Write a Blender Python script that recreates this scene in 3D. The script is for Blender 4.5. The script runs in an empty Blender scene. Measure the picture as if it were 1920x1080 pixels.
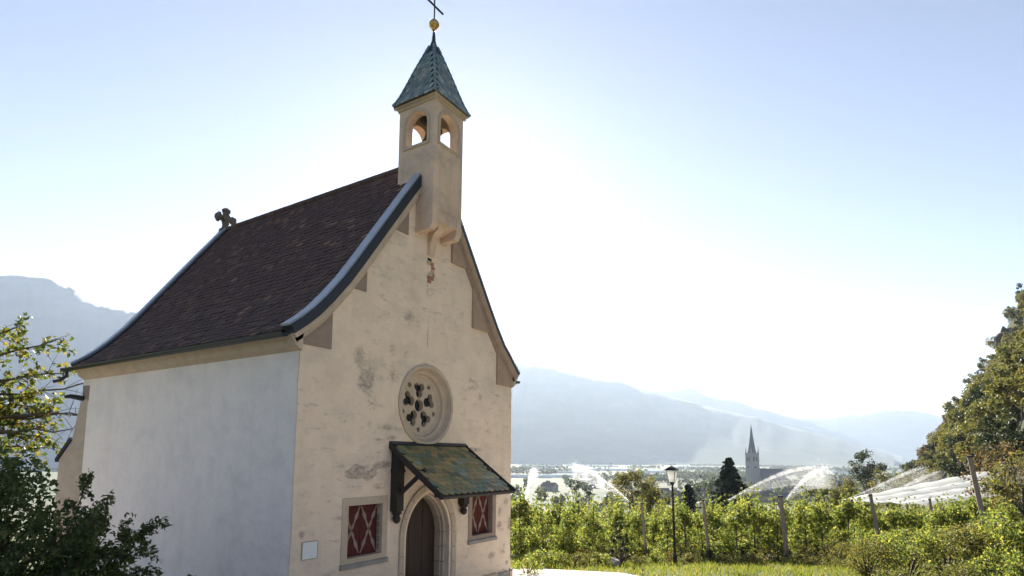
import bpy, bmesh, math, random
import numpy as np
from mathutils import Vector, Matrix
random.seed(7); rng = np.random.default_rng(7)
scn = bpy.context.scene
COL = scn.collection

# ------------------------------------------------------------------ camera
CAM = np.array([-5.7326, -7.5371, 3.6094])
F_PX, PIT, ROL, YAW, Y0 = 1101.7, 0.1081, 0.0085, 1.0004, 735.5
FW = np.array([math.sin(YAW)*math.cos(PIT), math.cos(YAW)*math.cos(PIT), math.sin(PIT)])
RT = np.array([math.cos(YAW), -math.sin(YAW), 0.0]); UP = np.cross(RT, FW)
R2 = RT*math.cos(ROL) + UP*math.sin(ROL); U2 = -RT*math.sin(ROL) + UP*math.cos(ROL)
cd = bpy.data.cameras.new('camera'); cam = bpy.data.objects.new('camera', cd); COL.objects.link(cam)
cd.sensor_width = 36; cd.lens = F_PX/1920*36; cd.shift_y = (Y0-540)/1920
cd.clip_start = 0.1; cd.clip_end = 40000
cam.matrix_world = Matrix(((R2[0], U2[0], -FW[0], CAM[0]), (R2[1], U2[1], -FW[1], CAM[1]), (R2[2], U2[2], -FW[2], CAM[2]), (0, 0, 0, 1)))
scn.camera = cam

# ------------------------------------------------------------------ sky, sun, exposure
SUN_EL, SUN_AZ = math.radians(24.5), math.radians(51.5)      # azimuth from +y towards +x
SUN = Vector((math.sin(SUN_AZ)*math.cos(SUN_EL), math.cos(SUN_AZ)*math.cos(SUN_EL), math.sin(SUN_EL)))
SKY_STRENGTH, SUN_STRENGTH, EXPOSURE = 0.05, 5.0, 2.0
HAZE_DENSITY = 6.8e-5
w = bpy.data.worlds.new('World'); scn.world = w; w.use_nodes = True
nt = w.node_tree; nt.nodes.clear()
wo = nt.nodes.new('ShaderNodeOutputWorld'); bg = nt.nodes.new('ShaderNodeBackground')
sk = nt.nodes.new('ShaderNodeTexSky'); sk.sky_type = 'NISHITA'; sk.sun_disc = False
sk.sun_elevation = SUN_EL; sk.sun_rotation = SUN_AZ; sk.altitude = 300
sk.air_density = 0.8; sk.dust_density = 0.15; sk.ozone_density = 1.5
bg.inputs['Strength'].default_value = SKY_STRENGTH
hs = nt.nodes.new('ShaderNodeHueSaturation'); hs.inputs['Saturation'].default_value = .82; tn = nt.nodes.new('ShaderNodeMix'); tn.data_type = 'RGBA'; tn.blend_type = 'MULTIPLY'
tn.inputs[0].default_value = 1.0; tn.inputs[7].default_value = (1.0, .94, .93, 1)
nt.links.new(sk.outputs[0], hs.inputs['Color']); nt.links.new(hs.outputs[0], tn.inputs[6]); nt.links.new(tn.outputs[2], bg.inputs['Color']); nt.links.new(bg.outputs[0], wo.inputs['Surface'])
sd = bpy.data.lights.new('sun', 'SUN'); sd.energy = SUN_STRENGTH; sd.angle = math.radians(0.53); sd.color = (1.0, 0.93, 0.82)
so = bpy.data.objects.new('sun', sd); COL.objects.link(so); so.rotation_euler = SUN.to_track_quat('Z', 'Y').to_euler()
so.location = (0, 0, 60)
scn.view_settings.view_transform = 'Standard'; scn.view_settings.look = 'None'
scn.view_settings.gamma = 1.0; scn.view_settings.use_curve_mapping = False; scn.view_settings.exposure = EXPOSURE
scn.render.engine = 'CYCLES'
scn.cycles.use_denoising = True; scn.cycles.max_bounces = 6; scn.cycles.volume_bounces = 0
scn.cycles.transparent_max_bounces = 8; scn.cycles.caustics_reflective = False; scn.cycles.caustics_refractive = False

# ------------------------------------------------------------------ helpers: placing
E2 = np.array([math.sin(YAW), math.cos(YAW)]); T2 = np.array([math.cos(YAW), -math.sin(YAW)])
def xy(s, t): p = CAM[:2] + E2*s + T2*t; return float(p[0]), float(p[1])
def st(x, y): d = np.array([x, y]) - CAM[:2]; return float(d@E2), float(d@T2)
def pix(P):
    d = np.array(P, float) - CAM; z = d@FW
    return (960+F_PX*(d@R2)/z, Y0-F_PX*(d@U2)/z) if z > .01 else (-9999, -9999)
def ray_at(u, v, s):
    """the place at forward distance s that is seen in direction (u, v)"""
    d = FW + R2*(u-960)/F_PX + U2*(Y0-v)/F_PX
    return CAM + d*(s/(d[:2]@E2))
def sstep(a, b, x): k = np.clip((np.asarray(x, float)-a)/(b-a), 0, 1); return k*k*(3-2*k)
KS = [-400, -60, -5, 0, 4, 8, 11, 14, 16, 18, 20, 24, 28, 34, 45, 60, 90, 150, 250, 400, 600, 1e6]
KH = [40, 8, 2.5, 2.05, 1.72, 1.2, .88, .72, .58, .32, .02, -.46, -1.0, -1.9, -3.6, -5.8, -9.5, -19, -29, -36, -38, -38]
def foot_t(s): return 57.5 + .544*(np.asarray(s, float)-70)
def height(s, t):
    s = np.asarray(s, float); t = np.asarray(t, float)
    h = 0
    for k, wt in ((-1, .25), (-.5, .25), (.0, .0), (.5, .25), (1, .25)):
        h = h + wt*np.interp(s + k*np.clip(np.abs(s)*.05, .5, 60), KS, KH)
    lat = (.018+.06*sstep(38, 60, s))*np.maximum(0, t-9)*sstep(15, 30, s)*(1-sstep(90, 260, s))
    lat = np.minimum(lat, 6)
    df = (foot_t(s)-t)*.88
    lat2 = 5*np.exp(-np.clip(df, -1, 500)/12)*sstep(45, 75, s)*(1-sstep(260, 420, s))
    bump = .05*np.sin(s*1.3+t*.7)*np.sin(t*1.1-s*.4)*sstep(17, 21, s)
    return h + lat + lat2 + bump
def hxy(x, y):
    s, t = st(x, y); return float(height(s, t))

# ------------------------------------------------------------------ helpers: meshes
class MB:
    def __init__(self): self.v = []; self.f = []
    def add(self, vs, fs):
        o = len(self.v); self.v += [tuple(map(float, p)) for p in vs]; self.f += [tuple(i+o for i in q) for q in fs]; return self
    def box(self, lo, hi, rot=None, about=None):
        x0, y0, z0 = lo; x1, y1, z1 = hi
        vs = [(x0,y0,z0),(x1,y0,z0),(x1,y1,z0),(x0,y1,z0),(x0,y0,z1),(x1,y0,z1),(x1,y1,z1),(x0,y1,z1)]
        if rot is not None:
            a = Vector(about if about is not None else ((x0+x1)/2, (y0+y1)/2, (z0+z1)/2))
            vs = [tuple(rot @ (Vector(p)-a) + a) for p in vs]
        return self.add(vs, [(0,3,2,1),(4,5,6,7),(0,1,5,4),(1,2,6,5),(2,3,7,6),(3,0,4,7)])
    def prism(self, poly, fn, c0, c1):
        """poly: list of (a, b); fn(a, b, c) -> xyz"""
        n = len(poly)
        vs = [fn(a, b, c0) for a, b in poly] + [fn(a, b, c1) for a, b in poly]
        fs = [tuple(range(n-1, -1, -1)), tuple(range(n, 2*n))] + [(i, (i+1) % n, n+(i+1) % n, n+i) for i in range(n)]
        return self.add(vs, fs)
    def tube(self, pts, rad, seg=8, cap=True):
        pts = [Vector(p) for p in pts]; n = len(pts)
        if not hasattr(rad, '__len__'): rad = [rad]*n
        rings = []; ref = Vector((0.3, 0.9, 0.2))
        for i, p in enumerate(pts):
            d = (pts[min(i+1, n-1)] - pts[max(i-1, 0)]).normalized()
            a = d.cross(ref if abs(d.dot(ref)) < .95 else Vector((1, 0, 0))).normalized(); b = d.cross(a)
            rings.append([tuple(p + (a*math.cos(2*math.pi*k/seg) + b*math.sin(2*math.pi*k/seg))*rad[i]) for k in range(seg)])
        vs = [q for r_ in rings for q in r_]
        fs = [(i*seg+k, i*seg+(k+1) % seg, (i+1)*seg+(k+1) % seg, (i+1)*seg+k) for i in range(n-1) for k in range(seg)]
        if cap: fs += [tuple(range(seg-1, -1, -1)), tuple(range((n-1)*seg, n*seg))]
        return self.add(vs, fs)
    def lathe(self, prof, c, seg=20):
        """prof: list of (radius, z)"""
        return self.tube([(c[0], c[1], c[2]+z) for r_, z in prof], [max(r_, .0005) for r_, z in prof], seg)
    def plate(self, outer, holes, fn, c0, c1):
        bm = bmesh.new(); es = []
        loops = [outer] + list(holes)
        for lp in loops:
            vv = [bm.verts.new((a, b, 0)) for a, b in lp]
            es += [bm.edges.new((vv[i], vv[(i+1) % len(vv)])) for i in range(len(vv))]
        bmesh.ops.triangle_fill(bm, edges=es, use_beauty=True, normal=(0, 0, 1))
        bm.verts.index_update(); bm.verts.ensure_lookup_table()
        P = [(q.co.x, q.co.y) for q in bm.verts]; T = [tuple(q.index for q in f_.verts) for f_ in bm.faces]; bm.free()
        n = len(P)
        vs = [fn(a, b, c0) for a, b in P] + [fn(a, b, c1) for a, b in P]
        fs = T + [tuple(i+n for i in reversed(t_)) for t_ in T]
        o = 0
        for lp in loops:
            m = len(lp); fs += [(o+i, o+(i+1) % m, n+o+(i+1) % m, n+o+i) for i in range(m)]; o += m
        return self.add(vs, fs)
    def mesh(self, name, mat, org=(0, 0, 0), smooth=False, fix=True):
        me = bpy.data.meshes.new(name)
        me.from_pydata([(x-org[0], y-org[1], z-org[2]) for x, y, z in self.v], [], self.f)
        if fix:
            bm = bmesh.new(); bm.from_mesh(me); bmesh.ops.recalc_face_normals(bm, faces=bm.faces); bm.to_mesh(me); bm.free()
        if smooth: me.polygons.foreach_set('use_smooth', [True]*len(me.polygons))
        if mat: me.materials.append(mat)
        me.update(); return me
    def build(self, name, mat, parent=None, smooth=False, fix=True):
        org = wloc(parent) if parent else Vector((0, 0, 0))
        return put(name, self.mesh(name, mat, org, smooth, fix), parent)
def wloc(o):
    l = Vector((0, 0, 0))
    while o: l += o.location; o = o.parent
    return l
def put(name, me, parent=None, loc=(0, 0, 0), rot=None, scale=None):
    o = bpy.data.objects.new(name, me); COL.objects.link(o); o.parent = parent; o.location = loc
    if rot is not None: o.rotation_euler = rot
    if scale is not None: o.scale = scale if hasattr(scale, '__len__') else (scale,)*3
    return o
def thing(name, label, cat, loc=(0, 0, 0), group=None, rot=None, scale=None):
    o = put(name, None, None, loc, rot, scale); o.empty_display_size = .2
    return tag(o, label, cat, group)
def tag(o, label, cat, group=None):
    o['label'] = label; o['category'] = cat
    if group: o['group'] = group
    return o
def kind(o, k, label=None):
    o['kind'] = k
    if label: o['label'] = label
    return o
ORD = ['first','second','third','fourth','fifth','sixth','seventh','eighth','ninth','tenth','eleventh','twelfth','thirteenth','fourteenth','fifteenth',
       'sixteenth','seventeenth','eighteenth','nineteenth','twentieth','twenty-first','twenty-second','twenty-third','twenty-fourth','twenty-fifth','twenty-sixth',
       'twenty-seventh','twenty-eighth','twenty-ninth','thirtieth']

# ------------------------------------------------------------------ helpers: materials
class NG:
    def __init__(self, name):
        self.m = bpy.data.materials.new(name); self.m.use_nodes = True; self.t = self.m.node_tree; self.t.nodes.clear()
        self.out = self.t.nodes.new('ShaderNodeOutputMaterial')
    def n(self, typ, **kw):
        nd = self.t.nodes.new(typ)
        for k, v in kw.items(): setattr(nd, k, v)
        return nd
    def l(self, a, b): self.t.links.new(a, b)
    def val(self, nd, **kw):
        for k, v in kw.items(): nd.inputs[k.replace('_', ' ')].default_value = v
        return nd
    def pos(self, scale=(1, 1, 1)):
        g = self.n('ShaderNodeNewGeometry'); mp = self.n('ShaderNodeMapping'); mp.inputs['Scale'].default_value = scale
        self.l(g.outputs['Position'], mp.inputs['Vector']); return mp.outputs[0]
    def noise(self, vec, scale, detail=4, rough=.55):
        nd = self.n('ShaderNodeTexNoise'); self.val(nd, Scale=scale, Detail=detail, Roughness=rough); self.l(vec, nd.inputs['Vector']); return nd.outputs['Fac']
    def ramp(self, fac, stops, interp='LINEAR'):
        r = self.n('ShaderNodeValToRGB'); cr = r.color_ramp; cr.interpolation = interp
        while len(cr.elements) < len(stops): cr.elements.new(.5)
        for e_, (p, c) in zip(cr.elements, stops): e_.position = p; e_.color = (*c, 1) if len(c) == 3 else c
        self.l(fac, r.inputs[0]); return r.outputs[0]
    def math(self, op, a, b=None, c=None):
        m = self.n('ShaderNodeMath', operation=op)
        for i, x in enumerate((a, b, c)):
            if x is None: continue
            if isinstance(x, (int, float)): m.inputs[i].default_value = x
            else: self.l(x, m.inputs[i])
        return m.outputs[0]
    def mix(self, fac, a, b, blend='MIX'):
        m = self.n('ShaderNodeMix', data_type='RGBA', blend_type=blend)
        for s_, x in ((m.inputs[0], fac), (m.inputs[6], a), (m.inputs[7], b)):
            if isinstance(x, (int, float)): s_.default_value = x
            elif isinstance(x, tuple): s_.default_value = (*x, 1)
            else: self.l(x, s_)
        return m.outputs[2]
    def bump(self, h, strength=.3, dist=.02):
        b = self.n('ShaderNodeBump'); self.val(b, Strength=strength, Distance=dist); self.l(h, b.inputs['Height']); return b.outputs[0]
    def princ(self, col, rough=.8, metal=0., bump=None, spec=.4, coat=0.):
        p = self.n('ShaderNodeBsdfPrincipled')
        if isinstance(col, tuple): p.inputs['Base Color'].default_value = (*col, 1)
        else: self.l(col, p.inputs['Base Color'])
        if isinstance(rough, (int, float)): p.inputs['Roughness'].default_value = rough
        else: self.l(rough, p.inputs['Roughness'])
        p.inputs['Metallic'].default_value = metal; p.inputs['Specular IOR Level'].default_value = spec; p.inputs['Coat Weight'].default_value = coat
        if bump is not None: self.l(bump, p.inputs['Normal'])
        self.l(p.outputs[0], self.out.inputs['Surface']); return self.m
    def rnd(self):
        """one random number for each separate piece and each object"""
        g = self.n('ShaderNodeNewGeometry'); o = self.n('ShaderNodeObjectInfo')
        return self.math('FRACT', self.math('ADD', g.outputs['Random Per Island'], self.math('MULTIPLY', o.outputs['Random'], 7.31)))

def m_simple(name, col, rough=.7, metal=0., var=.25, scale=6., bump=.15, spec=.4, coat=0.):
    g = NG(name); p = g.pos(); f = g.noise(p, scale, 5, .6)
    c = g.mix(f, tuple(x*(1-var) for x in col), tuple(min(1, x*(1+var)) for x in col))
    return g.princ(c, rough, metal, g.bump(g.noise(p, scale*4, 4), bump, .01), spec, coat)

def m_plaster(name, base, warm, stains, streak=0.16, grey=.42):
    g = NG(name); p = g.pos()
    big = g.noise(p, .55, 5, .6); mid = g.noise(p, 2.6, 6, .65); fine = g.noise(p, 14, 5, .7)
    c = g.mix(g.ramp(big, [(.3, (0, 0, 0)), (.7, (1, 1, 1))]), base, warm)
    c = g.mix(g.math('MULTIPLY', g.ramp(mid, [(.42, (0, 0, 0)), (.75, (1, 1, 1))]), .35), c, tuple(x*.74 for x in base))
    c = g.mix(g.math('MULTIPLY', g.ramp(fine, [(.5, (0, 0, 0)), (.8, (1, 1, 1))]), .25), c, tuple(x*.7 for x in base))
    gr = g.ramp(g.noise(g.pos((1, 1, 1.5)), 1.1, 9, .72), [(.48, (0, 0, 0)), (.66, (1, 1, 1))])          # grey weathering
    c = g.mix(g.math('MULTIPLY', gr, grey), c, (base[0]*.58, base[1]*.64, base[2]*.70))
    fl = g.ramp(g.noise(p, 3.7, 9, .78), [(.60, (0, 0, 0)), (.66, (1, 1, 1))])                            # rubbed lighter coats
    c = g.mix(g.math('MULTIPLY', fl, .30), c, (min(.9, base[0]*1.12), min(.9, base[1]*1.16), min(.9, base[2]*1.2)))
    vs = g.noise(g.pos((2.2, 2.2, .16)), 1.5, 5, .6)          # rain streaks
    c = g.mix(g.math('MULTIPLY', g.ramp(vs, [(.5, (0, 0, 0)), (.72, (1, 1, 1))]), streak), c, tuple(x*.66 for x in base))
    if stains:
        wn = g.noise(g.pos((.8, .8, 2.6)), 3.2, 12, .74); cl = g.ramp(g.noise(p, .8, 3, .5), [(.38, (0, 0, 0)), (.60, (1, 1, 1))])
        c = g.mix(g.math('MULTIPLY', g.math('MULTIPLY', g.ramp(wn, [(.54, (0, 0, 0)), (.70, (1, 1, 1))]), cl), .75), c, (.16, .14, .125))
        sep = g.n('ShaderNodeSeparateXYZ'); g.l(p, sep.inputs[0])
        tot = None
        rs = random.Random(4); st_ = [(cx+rs.uniform(-.7, .7)*rx, cz+rs.uniform(-.6, .6)*rz, rx*rs.uniform(.25, .6), rz*rs.uniform(.3, .6), k*rs.uniform(.7, 1.1)) for (cx, cz, rx, rz, k) in stains for _ in range(4)]
        for (cx, cz, rx, rz, k) in st_:                      # lichen patches with a ragged outline
            dx = g.math('DIVIDE', g.math('SUBTRACT', sep.outputs['X'], cx), rx); dz = g.math('DIVIDE', g.math('SUBTRACT', sep.outputs['Z'], cz), rz)
            d = g.math('SQRT', g.math('ADD', g.math('MULTIPLY', dx, dx), g.math('MULTIPLY', dz, dz)))
            m_ = g.math('MULTIPLY', g.math('MAXIMUM', g.math('SUBTRACT', 1.0, d), 0.0), k)
            tot = m_ if tot is None else g.math('ADD', tot, m_)
        rag = g.noise(g.pos((1, 1, 1.7)), 11.0, 10, .85)
        msk = g.ramp(g.math('ADD', g.math('MULTIPLY', g.math('MINIMUM', tot, .9), .30), g.math('MULTIPLY', rag, .95)), [(.60, (0, 0, 0)), (.86, (1, 1, 1))])
        msk = g.math('MULTIPLY', msk, g.math('MINIMUM', g.math('MULTIPLY', tot, 1.6), .75))
        c = g.mix(msk, c, (.075, .065, .06))
    return g.princ(c, .92, 0, g.bump(g.math('ADD', g.math('ADD', g.math('MULTIPLY', big, 2.5), mid), g.math('MULTIPLY', fine, .5)), .45, .05), .2)

STAINS = [(2.0, 3.98, .75, .22, 1.3), (1.55, 4.75, .55, .5, .8), (1.45, 3.3, .75, .28, 1.5), (1.75, 3.35, .45, .2, 1.5), (1.6, 5.5, .6, .6, .75), (2.3, 5.3, .5, .6, .7),
          (4.9, 4.95, .5, .3, .7), (4.5, 3.7, .5, .2, .8), (5.75, 2.2, .35, .35, 1.25), (5.6, 2.7, .35, .3, 1.0), (5.5, 1.5, .5, .25, .95), (4.5, 5.1, .4, .3, .6),
          (2.0, 6.2, .6, .5, .6), (0.25, 2.35, .35, .3, .65), (1.05, 1.6, .5, .2, .6), (5.95, 1.25, .35, .2, 1.2), (2.95, 6.4, .1, .9, .7), (0.5, 4.4, .6, .6, .4)]
M = {}
M['facade'] = m_plaster('facade_plaster', (.80, .63, .48), (.84, .68, .53), STAINS)
M['side'] = m_plaster('side_plaster', (.88, .79, .725), (.85, .765, .70), None, .12, .28)
M['stone'] = m_simple('sandstone', (.50, .40, .30), .9, var=.3, scale=5, bump=.35)
M['stone_dark'] = m_simple('brown_sandstone', (.30, .225, .18), .9, var=.28, scale=6, bump=.35)
M['finial'] = m_simple('weathered_finial_stone', (.17, .145, .125), .95, var=.45, scale=9, bump=.6)
M['stone_brown'] = m_simple('tan_sandstone', (.38, .275, .20), .9, var=.3, scale=6, bump=.35)
M['stone_grey'] = m_simple('grey_stone', (.30, .27, .24), .9, var=.35, scale=7, bump=.5)
M['tower'] = m_plaster('tower_stone', (.68, .50, .38), (.74, .56, .43), None, .55, .75)
M['brick'] = m_simple('old_brick', (.36, .17, .12), .9, var=.3, scale=20, bump=.4)
M['lead'] = m_simple('sheet_metal', (.36, .39, .44), .42, .4, .2, 3, .08)
M['lead_dark'] = m_simple('dark_sheet_metal', (.035, .04, .055), .45, .3, .3, 3, .08)
M['gutter'] = m_simple('gutter_metal', (.03, .035, .04), .4, .6, .3, 4, .05)
M['wood'] = m_simple('dark_timber', (.035, .028, .023), .75, var=.4, scale=9, bump=.4)
M['iron'] = m_simple('iron', (.03, .03, .032), .5, .7, .2, 8, .1)
M['gold'] = m_simple('gilded_copper', (.62, .38, .12), .35, .9, .25, 12, .05)
M['glass'] = m_simple('leaded_glass', (.02, .028, .03), .18, 0, .4, 14, .25, .6)
M['bronze'] = m_simple('bronze', (.07, .06, .045), .45, .8, .3, 10, .1)
M['white'] = m_simple('white_enamel', (.72, .74, .72), .5, var=.06, scale=9)
M['concrete'] = m_simple('grey_concrete', (.27, .215, .175), .9, var=.3, scale=8, bump=.4)
M['rock'] = m_simple('rock', (.27, .25, .24), .9, var=.4, scale=5, bump=.6)
M['crag'] = m_simple('dark_crag', (.12, .105, .095), .95, var=.5, scale=.5, bump=.8)
M['bark'] = m_simple('bark', (.085, .065, .05), .95, var=.4, scale=14, bump=.6)

def m_door():
    g = NG('door_wood'); p = g.pos((9, 9, .6)); f = g.noise(p, 3, 6, .65)
    return g.princ(g.ramp(f, [(.3, (.022, .013, .010)), (.7, (.05, .028, .02))]), .6, 0, g.bump(f, .5, .01), .4)
M['door'] = m_door()
def m_tiles(name, stops, rough, coat, lichen=None, spec=.45):
    g = NG(name); r = g.rnd(); p = g.pos(); f = g.noise(p, 9, 6, .7)
    c = g.ramp(r, stops, 'LINEAR')
    c = g.mix(g.math('MULTIPLY', f, .55), c, (.03, .03, .03))
    if lichen:
        c = g.mix(g.math('MULTIPLY', g.ramp(g.noise(p, 2.1, 7, .75), [(.55, (0, 0, 0)), (.68, (1, 1, 1))]), .55), c, lichen)
    return g.princ(c, g.math('ADD', rough, g.math('MULTIPLY', g.noise(p, 25, 3), .2)), 0, g.bump(g.noise(p, 30, 4), .4, .008), spec, coat)
M['roof_tile'] = m_tiles('clay_roof_tile', [(0, (.11, .068, .064)), (.4, (.14, .086, .078)), (.75, (.125, .082, .078)), (.95, (.19, .11, .088)), (1, (.32, .18, .13))], .85, 0, (.19, .14, .10), .15)
M['glaze_tile'] = m_tiles('glazed_canopy_tile', [(0, (.24, .23, .08)), (.2, (.52, .36, .12)), (.4, (.15, .19, .08)), (.58, (.44, .29, .11)), (.8, (.11, .13, .06)), (.95, (.20, .26, .17)), (1, (.34, .40, .30))], .42, .0, (.10, .115, .04), .35)
M['spire_tile'] = m_tiles('glazed_spire_tile', [(0, (.12, .22, .21)), (.3, (.18, .28, .26)), (.6, (.07, .13, .13)), (.8, (.26, .28, .22)), (1, (.46, .48, .42))], .35, .15, (.10, .16, .13))
M['hip_tile'] = m_tiles('hip_tile', [(0, (.16, .24, .27)), (1, (.24, .33, .36))], .35, .15)
def m_paint(name, col):
    g = NG(name); p = g.pos(); f = g.noise(p, 20, 6, .75); b = g.noise(p, 4, 4)
    c = g.mix(g.ramp(f, [(.5, (0, 0, 0)), (.72, (1, 1, 1))]), col, tuple(x*.45 for x in col)); c = g.mix(g.math('MULTIPLY', b, .4), c, tuple(x*.6 for x in col))
    return g.princ(c, .8, 0, g.bump(f, .3, .006), .25)
M['red'] = m_paint('red_shutter_paint', (.10, .024, .020)); M['flame'] = m_paint('cream_shutter_paint', (.31, .23, .18))

def m_leaf(name, stops, trans=.5, tint=1.35, rough=.55):
    """thin leaf: diffuse and gloss on the front, light passing through"""
    g = NG(name); c = g.ramp(g.rnd(), stops)
    p = g.n('ShaderNodeBsdfPrincipled'); g.l(c, p.inputs['Base Color']); p.inputs['Roughness'].default_value = rough; p.inputs['Specular IOR Level'].default_value = .2
    t = g.n('ShaderNodeBsdfTranslucent'); g.l(g.mix(1.0, c, (tint*1.08, tint*1.05, .9), 'MULTIPLY'), t.inputs['Color'])
    mx = g.n('ShaderNodeMixShader'); mx.inputs[0].default_value = trans
    g.l(p.outputs[0], mx.inputs[1]); g.l(t.outputs[0], mx.inputs[2]); g.l(mx.outputs[0], g.out.inputs['Surface']); return g.m
M['leaf_apple'] = m_leaf('apple_leaves', [(0, (.055, .085, .028)), (.4, (.11, .145, .04)), (.75, (.17, .19, .055)), (.93, (.25, .24, .075)), (1, (.34, .28, .10))], .58, 1.55)
M['leaf_bush'] = m_leaf('bush_leaves', [(0, (.05, .078, .032)), (.6, (.085, .115, .045)), (1, (.16, .175, .07))], .4)
M['leaf_yellow'] = m_leaf('yellowing_leaves', [(0, (.04, .07, .02)), (.6, (.10, .12, .03)), (1, (.28, .22, .04))], .45)
M['leaf_oak'] = m_leaf('olive_leaves', [(0, (.06, .07, .025)), (.6, (.11, .11, .035)), (1, (.20, .16, .05))], .5)
M['leaf_dark'] = m_leaf('dark_leaves', [(0, (.022, .036, .018)), (.6, (.04, .055, .024)), (1, (.07, .08, .03))], .3)
M['leaf_lime'] = m_leaf('lime_leaves', [(0, (.07, .085, .03)), (.6, (.12, .125, .04)), (1, (.19, .16, .055))], .45)
M['leaf_rust'] = m_leaf('rust_leaves', [(0, (.06, .05, .025)), (.6, (.11, .08, .035)), (1, (.19, .11, .04))], .4)
M['needle'] = m_leaf('spruce_needles', [(0, (.012, .024, .014)), (.7, (.024, .042, .02)), (1, (.04, .06, .025))], .15)
M['grass'] = m_leaf('grass_blades', [(0, (.07, .105, .02)), (.5, (.12, .15, .028)), (.85, (.19, .18, .04)), (1, (.28, .22, .08))], .5, 1.4)
M['far_leaf'] = m_leaf('far_foliage', [(0, (.05, .068, .034)), (1, (.11, .12, .055))], .35)  # lightened so the leaf colour carries some of the valley haze

def m_water():
    g = NG('water_drops'); d = g.n('ShaderNodeBsdfDiffuse'); d.inputs[0].default_value = (.85, .87, .9, 1)
    t = g.n('ShaderNodeBsdfTranslucent'); t.inputs[0].default_value = (.95, .96, .98, 1)
    mx = g.n('ShaderNodeMixShader'); mx.inputs[0].default_value = .7
    g.l(d.outputs[0], mx.inputs[1]); g.l(t.outputs[0], mx.inputs[2]); g.l(mx.outputs[0], g.out.inputs['Surface']); return g.m
M['water'] = m_water()
def m_net():
    g = NG('white_net'); p = g.pos(); f = g.noise(g.pos((.4, .4, 3)), 3, 4)
    d = g.n('ShaderNodeBsdfDiffuse'); g.l(g.mix(f, (.62, .63, .65), (.82, .83, .85)), d.inputs[0])
    t = g.n('ShaderNodeBsdfTranslucent'); t.inputs[0].default_value = (.8, .81, .84, 1)
    mx = g.n('ShaderNodeMixShader'); mx.inputs[0].default_value = .5
    g.l(d.outputs[0], mx.inputs[1]); g.l(t.outputs[0], mx.inputs[2]); g.l(mx.outputs[0], g.out.inputs['Surface']); return g.m
M['net'] = m_net()
def m_ground():
    g = NG('ground_cover'); p = g.pos()
    near = g.noise(p, 1.3, 7, .7); fine = g.noise(p, 22, 4, .7)
    c = g.ramp(near, [(.3, (.055, .075, .02)), (.55, (.085, .10, .026)), (.75, (.13, .115, .05))])
    c = g.mix(g.math('MULTIPLY', fine, .5), c, (.045, .04, .022))
    v = g.n('ShaderNodeTexVoronoi'); v.inputs['Scale'].default_value = 1.0; v.feature = 'F1'   # the patchwork of fields in the plain
    g.l(g.pos((.0042, .0105, 1)), v.inputs['Vector'])
    fld = g.ramp(v.outputs['Color'], [(0, (.065, .085, .045)), (.3, (.09, .11, .06)), (.55, (.12, .12, .08)), (.8, (.08, .095, .055)), (1, (.16, .15, .115))], 'CONSTANT')
    fld = g.mix(g.math('MULTIPLY', g.noise(p, .02, 6, .7), .4), fld, (.09, .11, .06))
    ge = g.n('ShaderNodeNewGeometry'); sep = g.n('ShaderNodeSeparateXYZ'); g.l(ge.outputs['Position'], sep.inputs[0])
    far = g.ramp(g.math('DIVIDE', sep.outputs['Z'], -34.0), [(.7, (0, 0, 0)), (1, (1, 1, 1))])
    return g.princ(g.mix(far, c, fld), .95, 0, g.bump(near, .5, .05), .15)
M['ground'] = m_ground()
def m_path():
    g = NG('path_gravel'); p = g.pos(); f = g.noise(p, 60, 4, .7); b = g.noise(p, 1.2, 5, .6)
    c = g.mix(b, (.50, .46, .41), (.62, .57, .51)); c = g.mix(g.math('MULTIPLY', f, .4), c, (.34, .31, .28))
    return g.princ(c, .95, 0, g.bump(f, .4, .01), .2)
M['path'] = m_path()
def m_hill():
    g = NG('hillside'); p = g.pos(); f = g.noise(p, .25, 7, .7); n2 = g.noise(p, 1.5, 6, .7)
    c = g.ramp(f, [(.35, (.04, .05, .022)), (.6, (.06, .062, .03)), (.78, (.095, .085, .06))])
    return g.princ(g.mix(n2, c, (.05, .05, .03)), .95, 0, g.bump(n2, .8, .4), .1)
M['hill'] = m_hill()
def m_mount(name, stops):
    g = NG(name); p = g.pos((1, 1, 2)); f = g.noise(p, .0022, 8, .7)
    return g.princ(g.ramp(f, stops), .95, spec=.05)
M['mount'] = m_mount('mountain_forest', [(.35, (.045, .06, .036)), (.6, (.08, .092, .06)), (.75, (.20, .195, .18))])
M['mount_hazed'] = m_mount('haze_toned_mountain', [(.30, (.24, .26, .26)), (.5, (.29, .30, .31)), (.75, (.35, .355, .36))])  # rock paled so its own colour stands in for distance haze

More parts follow.
